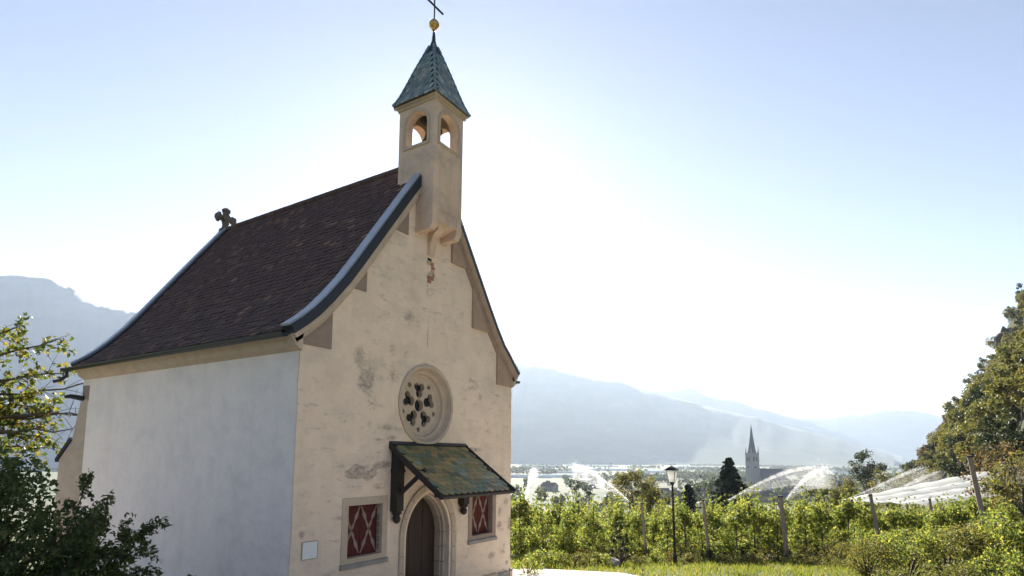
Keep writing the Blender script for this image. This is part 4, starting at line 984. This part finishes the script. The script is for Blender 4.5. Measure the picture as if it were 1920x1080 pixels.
def m_spray(name, dens):
    g = NG(name); v = g.n('ShaderNodeVolumePrincipled'); v.inputs['Color'].default_value = (.97, .98, 1, 1); v.inputs['Anisotropy'].default_value = .72
    nz = g.noise(g.pos(), 2.2, 3, .6); g.l(g.math('MULTIPLY', g.ramp(nz, [(.3, (.15, .15, .15)), (.7, (1, 1, 1))]), dens), v.inputs['Density']); g.l(v.outputs[0], g.out.inputs['Volume']); return g.m
M['spray'] = m_spray('spray_core', 1.5); M['mist'] = m_spray('spray_mist', .22)
def drops(P, size, seed):
    r = np.random.default_rng(seed); n = len(P); a = r.normal(size=(n, 3, 3))*.6
    V = (P[:, None, :] + a*size[:, None, None]).reshape(-1, 3)
    me = bpy.data.meshes.new('water_drops'); me.from_pydata(V.tolist(), [], np.arange(3*n).reshape(-1, 3).tolist()); me.materials.append(M['water']); return me
def jet(pts, s, n, label, seed, wid=.10, mist=.5, size=.03, drop=2.2):
    """water thrown along a curve: a bright core that frays, flying drops and a thin veil raining down"""
    r = np.random.default_rng(seed); W_ = np.array([ray_at(u, v, s) for u, v in pts]); kk = np.linspace(0, 1, len(pts)); n = n//4
    q = np.linspace(0, 1, 22); Q = np.stack([np.interp(q, kk, W_[:, c]) for c in range(3)], 1)
    Q[1:-1] = (Q[:-2]+Q[1:-1]*2+Q[2:])/4
    o = thing('water_jet', label, 'water jet', W_[0], 'sprinkler jets over the orchard')
    MB().tube([tuple(p) for p in Q], [wid*(.22+1.2*k_**1.2)*(1-.85*max(0, k_-.6)/.4) for k_ in q], 9).build('jet_core', M['spray'], o)
    side = Vector((E2[0], E2[1], 0)); top, bot = [], []
    for i, p in enumerate(Q):
        p = Vector(p); d = .15+drop*q[i]**1.1*(1-.25*q[i]); t_ = wid*(.4+1.6*q[i])
        top.append((p-side*t_, p+side*t_)); bot.append((p-side*t_*1.6-Vector((0, 0, d)), p+side*t_*1.6-Vector((0, 0, d))))
    vs = [tuple(x) for a, b in zip(top, bot) for x in (a[0], a[1], b[1], b[0])]
    fs = [(i*4+j, i*4+(j+1) % 4, (i+1)*4+(j+1) % 4, (i+1)*4+j) for i in range(len(Q)-1) for j in range(4)] + [(3, 2, 1, 0), tuple(len(vs)-4+j for j in range(4))]
    MB().add(vs, fs).build('mist_veil', M['mist'], o)
    k = r.uniform(0, 1, n); C_ = np.stack([np.interp(k, kk, W_[:, c]) for c in range(3)], 1); D = r.normal(size=(n, 3))*(wid*(.2+1.6*k**1.3))[:, None]*.6
    m = r.uniform(0, 1, n) < mist; D[m, 2] -= r.uniform(0, 1, m.sum())**1.5*drop*k[m]
    put('drops', drops(C_+D-W_[0], size*r.uniform(.3, .9, n), seed), o)
    g = W_[0]; gz = hxy(g[0], g[1]); MB().tube([(g[0], g[1], gz-.1), (g[0], g[1], g[2])], [.03, .025], 6).build('sprinkler_pipe', M['iron'], o)
jet([(1180, 940), (1152, 915), (1124, 895), (1098, 879), (1074, 868)], 46, 9000, 'white sprinkler jet arching to the left in front of the round olive tree', 1, .20, .45, .035, 1.5)
jet([(985, 945), (990, 915), (995, 892), (1000, 880), (1008, 884)], 44, 5000, 'white sprinkler plume rising beside the chapel corner', 2, .26, .5, .035, 1.2)
jet([(1365, 938), (1400, 918), (1440, 898), (1480, 883), (1520, 876), (1560, 876)], 50, 9000, 'long sprinkler jet arching right below the village church', 3, .24, .5, .035)
jet([(1472, 938), (1492, 915), (1510, 897), (1528, 884), (1548, 878)], 52, 6500, 'short steep sprinkler jet right of the long one', 4, .30, .6, .035)
jet([(1585, 938), (1630, 918), (1675, 898), (1712, 882), (1735, 876)], 58, 7000, 'sprinkler jet running up towards the wooded slope', 5, .22, .5, .035)
jet([(1640, 935), (1690, 915), (1730, 896), (1765, 882)], 60, 5000, 'faint sprinkler jet just above the white nets', 6, .25, .55, .032)

# hail nets over the vines at the foot of the slope
def net(u0, v0, u1, v1, s0, s1, wd, label):
    a = Vector(ray_at(u0, v0, s0)); b = Vector(ray_at(u1, v1, s1)); side = Vector((b.y-a.y, a.x-b.x, 0)).normalized(); mb = MB(); n = 10; vs = []
    for i in range(n+1):
        k = i/n; c = a.lerp(b, k); sag = -.12*math.sin(math.pi*(k*5 % 1))
        for q, dz in ((-1, -.16), (-.5, -.05), (0, 0), (.5, -.05), (1, -.16)): vs.append(tuple(c + side*wd*q + Vector((0, 0, dz+sag))))
    fs = [(i*5+j, (i+1)*5+j, (i+1)*5+j+1, i*5+j+1) for i in range(n) for j in range(4)]
    o = thing('hail_net', label, 'net', (a.x, a.y, hxy(a.x, a.y)), 'white hail nets below the slope')
    mb.add(vs, fs).build('net_sheet', M['net'], o)
    for i in range(0, n+1, 2):
        c = a.lerp(b, i/n); MB().tube([(c.x, c.y, min(hxy(c.x, c.y), c.z-.5)-.2), (c.x, c.y, c.z-.1)], .05, 6).build('post', M['concrete'], o)
net(1585, 937, 1850, 884, 58, 64, 1.3, 'uppermost long white hail net at the foot of the slope'); net(1615, 939, 1850, 897, 54, 60, 1.3, 'second white hail net from the top, below the slope')
net(1660, 940, 1850, 910, 50, 56, 1.3, 'third white hail net, just above the orchard tops'); net(1700, 941, 1845, 922, 47, 52, 1.2, 'lowest and shortest white hail net behind the orchard')

# ================================================================== TREES BEYOND THE ORCHARD
def conifer(seed, h_, rad, mat, n=4200, leaf=.30):
    r = np.random.default_rng(seed); mb = MB().tube([(0, 0, -.3), (0, 0, h_*.5), (0, 0, h_*.98)], [h_*.016, h_*.010, .01], 6); C_ = []; D_ = []
    nb = int(h_*16); per = max(6, n//nb)
    for i in range(nb):
        z = h_*(.06+.92*(i+r.uniform(0, 1))/nb); R_ = rad*(1-z/h_)**.9*r.uniform(.72, 1.12)+.10; a = i*2.4+r.uniform(-.4, .4); droop = .25+.2*r.uniform()
        e_ = Vector((math.cos(a)*R_, math.sin(a)*R_, z-droop*R_)); mb.tube([(0, 0, z), e_], [.03, .008], 3, False)
        for q in r.uniform(.1, 1.02, per)**.7:
            w_ = .10+.16*(1-q)*R_; C_.append((e_.x*q+r.normal(0, w_), e_.y*q+r.normal(0, w_), z-droop*R_*q**1.3+r.normal(0, .08)+.12*q*q*R_)); D_.append((math.cos(a), math.sin(a), -.15))
    return mb.mesh('trunk', M['bark'], fix=False), leaves('crown', np.array(C_), leaf, mat, .42, .3, seed, np.array(D_))
def broad(seed, h_, rad, mat, n=2600, leaf=.42, nc=46, low=.25, openness=.24):
    r = np.random.default_rng(seed); mb = MB(); cs = []; rd = []
    mb.tube([(0, 0, -.5), (.1, 0, h_*.3), (0, .1, h_*.6)], [h_*.028, h_*.02, h_*.01], 7)
    for i in range(nc):
        d = r.normal(size=3); d /= np.linalg.norm(d); q = r.uniform(.35, 1)**.5
        c = (d[0]*rad*q, d[1]*rad*q, h_*(low+1)/2 + d[2]*h_*(1-low)/2*q*.92); cs.append(c); rd.append(rad*r.uniform(openness*.6, openness*1.35))
        if i % 3 == 0: mb.tube([(0, 0, h_*.3), (c[0]*.5, c[1]*.5, (h_*.3+c[2])/2), c], [h_*.010, h_*.006, h_*.002], 4, False)
    return mb.mesh('trunk', M['bark'], fix=False), leaves('crown', clumps(r, cs, rd, max(1, n//nc)), leaf, mat, .62, .3, seed)
def plant_at(name, data, label, cat, u, vtop, s, h_, rz=0., group=None):
    P = ray_at(u, vtop, s); z = P[2]-h_; return tree_from(name, data[0], data[1], label, cat, (P[0], P[1], min(z, hxy(P[0], P[1]))), rz, 1.0, group)
def grounded(u, vtop, s): P = ray_at(u, vtop, s); return P, P[2]-hxy(P[0], P[1])
P, H = grounded(1366, 857, 88); d = conifer(91, H, 5.2, M['needle'], 13000, .42); tree_from('spruce_tree', *d, 'tall dark spruce tree standing just left of the church', 'spruce', (P[0], P[1], P[2]-H))
P, H = grounded(1291, 906, 84); d = conifer(92, H, 3.2, M['needle'], 5000, .35); tree_from('spruce_tree', *d, 'small dark conifer right of the lamp lantern', 'conifer', (P[0], P[1], P[2]-H))
P, H = grounded(1186, 874, 78); d = broad(93, H, 3.4, M['leaf_oak'], 8000, .26, 64, .05, .25); tree_from('round_tree', *d, 'round olive tree behind the arching sprinkler jet', 'tree', (P[0], P[1], P[2]-H))
P, H = grounded(1625, 841, 150); d = broad(94, H, 4.1, M['leaf_dark'], 3000, .45, 34, .45, .26); tree_from('pine_tree', *d, 'dark open-crowned pine at the end of the wooded slope', 'pine', (P[0], P[1], P[2]-H))
for i, (u, v, s, r_, mt, lab) in enumerate([(1085, 880, 120, 2.6, 'leaf_dark', 'hazy dark tree in the spray left of the round tree'), (1325, 885, 130, 3, 'leaf_dark', 'grey-green tree between lantern and spruce'), (1545, 905, 90, 2.4, 'leaf_lime', 'light green tree below the pine, left of the nets'),
      (1580, 895, 100, 2.6, 'leaf_oak', 'olive tree in front of the pine trunk'), (1660, 880, 115, 3, 'leaf_oak', 'olive tree right of the dark pine'), (1230, 905, 95, 2.0, 'leaf_oak', 'low olive tree right of the round tree'), (1870, 825, 46, 2.4, 'leaf_rust', 'brown-leaved tree beside the tall leaning pole'), (1915, 840, 42, 2.2, 'leaf_oak', 'olive tree at the right edge beside the brown one')]):
    P, H = grounded(u, v, s); d = broad(100+i, H, r_, M[mt], 2400, .3 if s > 60 else .2, 44, .2, .26); tree_from('field_tree', *d, lab, 'tree', (P[0], P[1], P[2]-H), 0, 1, 'trees beyond the orchard')

# the wood on the slope: every tree its own
VAR = [('olive', 'leaf_oak'), ('dark green', 'leaf_dark'), ('yellow-green', 'leaf_lime'), ('brownish', 'leaf_rust')]
HT = {(k, j): broad(200+10*k+j, 8.5-j, 3.3, M[m_], 2600, .42, 24, .15, .30) for k, (_, m_) in enumerate(VAR) for j in range(2)}
spots = []; tries = 0; r = random.Random(5)
while len(spots) < 295 and tries < 26000:
    tries += 1; sf = r.uniform(58, 300); d = r.uniform(-7 if sf > 150 else .5, 62); p = hill_pt(sf, d); u, v = pix((p[0], p[1], p[2]+4))
    if not (1585 < u < 1985 and v > 440): continue
    sp_ = 3.9 if sf < 140 else 4.7
    if all((p[0]-q[0])**2+(p[1]-q[1])**2+(p[2]-q[2])**2 > sp_**2 for q in spots): spots.append((*p, sf, d, u, v))
for (x, y, z, sf, d, u, v) in spots:
    k = r.choices(range(4), (5, 3.4, 4.2, .8))[0]; g_ = HT[(k, r.randrange(2))]; sc_ = r.uniform(.52, 1.05)
    tree_from('slope_tree', *g_, VAR[k][0] + ' broadleaf tree ' + ('high on the wooded slope near the right edge' if d > 30 else 'halfway up the wooded slope' if d > 13 else 'low on the wooded slope at its far end' if sf > 170 else 'low on the wooded slope at its near end'), 'tree', (x, y, z-.3), r.uniform(0, 6.28), sc_, VAR[k][0] + ' trees on the wooded slope')
print('slope trees', len(spots))
for i, (sf, d, sz, lb) in enumerate(((258, 47, 6.0, 'dark rock face high on the wooded slope at the right edge'), (250, 40, 4.5, 'smaller dark crag below the rock face on the slope'))):
    p = hill_pt(sf, d); bm = bmesh.new(); bmesh.ops.create_icosphere(bm, subdivisions=3, radius=1.0); q = random.Random(30+i)
    for v in bm.verts:
        n_ = .22*math.sin(v.co.x*5+i)*math.sin(v.co.z*4)+.14*math.sin(v.co.y*9+v.co.z*7+i)+q.uniform(-.06, .06); v.co *= 1+n_; v.co.z *= 1.5
    me = bpy.data.meshes.new('crag'); bm.to_mesh(me); bm.free(); me.materials.append(M['crag']); tag(put('crag', me, None, p, (0, 0, i), sz*.62), lb, 'rock', 'crags on the slope')

# ================================================================== THE VALLEY: church, houses, greenhouses, tree rows
M['far_wall'] = m_simple('far_render', (.24, .23, .215), .9, var=.1, scale=.2); M['far_roof'] = m_simple('far_roof', (.10, .065, .055), .9, var=.2, scale=.3); M['far_slate'] = m_simple('far_slate', (.055, .055, .065), .8, var=.2, scale=.3)
M['far_glass'] = m_simple('far_window', (.03, .035, .04), .3, var=.1); M['green_house'] = m_simple('greenhouse_film', (.80, .81, .82), .5, var=.05, scale=.1)
PZ = -38.0
def gable_house(name, label, cat, u, v, s, wd, ln, hgt, rh, rot, wall, roofm, group=None, wins=2):
    P = ray_at(u, v, s); x, y = P[0], P[1]; z = hxy(x, y); t = thing(name, label, cat, (x, y, z), group, (0, 0, rot))
    MB().box((-ln/2, -wd/2, -1), (ln/2, wd/2, hgt)).add([(-ln/2, -wd/2, hgt), (-ln/2, wd/2, hgt), (-ln/2, 0, hgt+rh*.96), (ln/2, -wd/2, hgt), (ln/2, wd/2, hgt), (ln/2, 0, hgt+rh*.96)], [(0, 1, 2), (3, 5, 4), (0, 2, 5, 3), (1, 4, 5, 2)]).mesh('x', None)
    wm = MB().box((-ln/2, -wd/2, -1), (ln/2, wd/2, hgt)); wm.prism([(-wd/2+.05, hgt), (wd/2-.05, hgt), (0, hgt+rh-.15)], lambda a, b, c: (c, a, b), -ln/2, ln/2); put('wall', wm.mesh('wall', wall), t)
    o = .5; rm = MB().prism([(-wd/2-o, hgt-o*rh/(wd/2)), (0, hgt+rh), (wd/2+o, hgt-o*rh/(wd/2)), (wd/2+o, hgt+.25-o*rh/(wd/2)), (0, hgt+rh+.3), (-wd/2-o, hgt+.25-o*rh/(wd/2))], lambda a, b, c: (c, a, b), -ln/2-o, ln/2+o); put('roof', rm.mesh('roof', roofm), t)
    for sd in (-1, 1):
        for i in range(wins):
            for fl in range(max(1, int(hgt//3))):
                xw = -ln/2+(i+.5)*ln/wins; zw = 1.2+fl*2.9; put('window', MB().box((xw-.5, sd*wd/2-.05, zw), (xw+.5, sd*wd/2+.05, zw+1.3)).mesh('window', M['far_glass']), t)
    return t
face = YAW
def church():
    P = ray_at(1412, 905, 850); x, y = P[0], P[1]; z = hxy(x, y); top = ray_at(1412, 798, 850)[2]-z
    t = thing('church', 'village church with tall grey tower and needle spire in the valley', 'church', (x, y, z), None, (0, 0, -face+.25)); hw_ = 6.6; H1 = top*.555
    put('tower', MB().box((-hw_, -hw_, -2), (hw_, hw_, H1)).mesh('tower', M['far_wall']), t)
    for zz in (H1*.45, H1*.72, H1-.8): put('string_course', MB().box((-hw_-.4, -hw_-.4, zz), (hw_+.4, hw_+.4, zz+.7)).mesh('string_course', M['far_wall']), t)
    for sd in range(4):
        R_ = Matrix.Rotation(sd*math.pi/2, 3, 'Z')
        for zz, hh in ((H1*.76, 6), (H1*.55, 3)):
            for dx in ((-2.2, 2.2) if hh > 4 else (0,)):
                mb = MB().box((dx-1.1, -hw_-.08, zz), (dx+1.1, -hw_+.1, zz+hh)); mb.v = [tuple(R_ @ Vector(q)) for q in mb.v]; put('window', mb.mesh('window', M['far_glass']), t)
    for i in range(4):                                         # small gables and corner pinnacles at the spire's foot
        a = i*math.pi/2+math.pi/4; cx, cy = hw_*1.25*math.cos(a), hw_*1.25*math.sin(a)
        put('pinnacle', MB().tube([(cx, cy, H1), (cx, cy, H1+4), (cx, cy, H1+9)], [.8, .6, .05], 6).mesh('pinnacle', M['far_wall']), t)
    put('spire', MB().tube([(0, 0, H1-.5), (0, 0, H1+4), (0, 0, top*.8), (0, 0, top-2), (0, 0, top+2)], [6.6, 5.2, 2.5, .6, .08], 8).mesh('spire', M['far_slate']), t)
    L_, wd, nh, rh = 42, 17, 12, 14
    x0 = 7.5
    wm = MB().box((x0, -wd/2, -2), (x0+L_, wd/2, nh)); wm.prism([(-wd/2+.1, nh), (wd/2-.1, nh), (0, nh+rh-.3)], lambda a, b, c: (c, a, b), x0, x0+L_); put('nave_wall', wm.mesh('nave_wall', M['far_wall']), t)
    put('nave_roof', MB().prism([(-wd/2-1, nh-1.2), (0, nh+rh), (wd/2+1, nh-1.2), (wd/2+1, nh-.7), (0, nh+rh+.6), (-wd/2-1, nh-.7)], lambda a, b, c: (c, a, b), x0-.5, x0+L_+.5).mesh('nave_roof', M['far_slate']), t)
    for i in range(5): put('window', MB().box((x0+6+i*8, -wd/2-.1, 4), (x0+8+i*8, -wd/2+.1, 12)).mesh('window', M['far_glass']), t)
church()
r = random.Random(9)
HS = [(1432, 916, 560, 11, 16, 6, 4.5), (1462, 920, 540, 10, 14, 6, 4), (1385, 918, 640, 12, 18, 7, 5), (1480, 912, 620, 11, 17, 6, 4.5), (1240, 913, 620, 10, 15, 5.5, 4), (1222, 921, 540, 12, 20, 6, 4), (1262, 921, 560, 10, 13, 6, 4), (1308, 915, 610, 11, 16, 6, 4.5),
      (1345, 908, 700, 10, 14, 6, 4), (1520, 905, 760, 11, 18, 6, 4), (1448, 905, 740, 10, 15, 6, 4), (1100, 905, 800, 14, 24, 6, 4), (1030, 910, 720, 12, 18, 6, 4), (1570, 900, 860, 12, 16, 6, 4), (1395, 900, 900, 11, 15, 7, 5)]
HLB = ['right below the church nave', 'below the far end of the church nave', 'left of the church tower foot', 'right of the church nave', 'left of the lamp lantern', 'nearest on the left of the lamp pole', 'just right of the lamp pole', 'below the small dark conifer', 'between conifer and spruce', 'between the two right-hand jets', 'behind the church nave', 'behind the arching jet on the left', 'beside the jet near the chapel', 'left of the far pine', 'behind the church tower on its left']
for (u, v, s, wd, ln, hg, rh), lb in zip(HS, HLB):
    gable_house('house', 'hazy village house ' + lb, 'house', u, v, s, wd, ln, hg, rh, -face+r.uniform(-.8, .8), M['far_wall'], M['far_roof'] if r.random() < .7 else M['far_slate'], 'houses of the village', 3)
GS = [(1000, 878, 1900, 130), (1050, 884, 1480, 150), (990, 892, 1150, 90), (1075, 891, 1180, 110), (1140, 879, 1800, 160), (1225, 882, 1600, 120), (1218, 889, 1250, 80), (1015, 873, 2400, 170), (1110, 872, 2500, 220), (1310, 873, 2400, 180), (1600, 880, 1700, 130), (1540, 874, 2200, 160)]
GL = ['second from the back beside the chapel', 'long one above the jet near the chapel', 'nearest one beside the chapel', 'nearest one behind the arching jet', 'long one left of the round tree top', 'long one left of the lantern', 'short one below the lantern', 'far one beside the chapel', 'far long one above the arching jet', 'far one behind the lamp and spruce', 'right one near the far pine', 'far one right of the church']
for (u, v, s, ln), lb in zip(GS, GL):
    P = ray_at(u, v, s); x, y = P[0], P[1]; z = hxy(x, y); t = thing('greenhouse', 'low white greenhouse in the hazy plain, ' + lb, 'greenhouse', (x, y, z), 'greenhouses in the plain', (0, 0, -YAW+math.pi/2*0+.02))
    put('wall', MB().box((-ln/2, -8, -1), (ln/2, 8, 3.4)).mesh('wall', M['green_house']), t)
    for i in range(4):
        y0_ = -8+i*4; put('roof_bay', MB().prism([(y0_+.02, 3.402), (y0_+3.98, 3.402), (y0_+3.1, 4.8), (y0_+2, 5.3), (y0_+.9, 4.8)], lambda a, b, c: (c, a, b), -ln/2, ln/2).mesh('roof_bay', M['green_house']), t)
def far_trees():
    r = np.random.default_rng(95); C_ = []; S_ = []
    def one(s, t, h_, rad):
        x, y = xy(s, t); z = float(height(s, t)); n = 46; d = r.normal(size=(n, 3)); d /= np.linalg.norm(d, axis=1, keepdims=True); q = r.uniform(.3, 1, n)**.5
        C_.append(np.stack([x+d[:, 0]*rad*q, y+d[:, 1]*rad*q, z+h_*.55+d[:, 2]*h_*.45*q], 1)); S_.append(np.full(n, rad*.75))
    for _ in range(620): s = 420*math.exp(r.uniform(0, 2.35)); one(s, s*r.uniform(-.5, .75), r.uniform(6, 13), r.uniform(3, 6))
    for _ in range(80):                                        # windbreak rows across the plain
        s = 900*math.exp(r.uniform(0, 1.6)); t0 = s*r.uniform(-.5, .75); n = int(r.integers(8, 26)); a = r.normal(0, .12)
        for i in range(n): one(s+i*9*math.sin(a), t0+i*9*math.cos(a), r.uniform(7, 13), r.uniform(4, 6))
    for _ in range(110): s = r.uniform(520, 1000); one(s, s*r.uniform(.28, .62), r.uniform(7, 14), r.uniform(3.5, 6))
    P = np.vstack(C_); me = leaves('distant_trees', P, np.concatenate(S_), M['far_leaf'], .9, .2, 5)
    tag(kind(put('distant_trees', me), 'stuff'), 'hazy trees and windbreak rows scattered over the valley floor', 'trees')
far_trees()

# ================================================================== HAZE
hz = NG('haze_air'); pv = hz.n('ShaderNodeVolumePrincipled'); pv.inputs['Color'].default_value = (.66, .80, 1.0, 1); pv.inputs['Density'].default_value = HAZE_DENSITY; pv.inputs['Anisotropy'].default_value = .36
hz.l(pv.outputs[0], hz.out.inputs['Volume'])
ho = MB().box((-9500, -9500, -42), (9500, 9500, 830)).build('haze', hz.m); kind(ho, 'stuff')
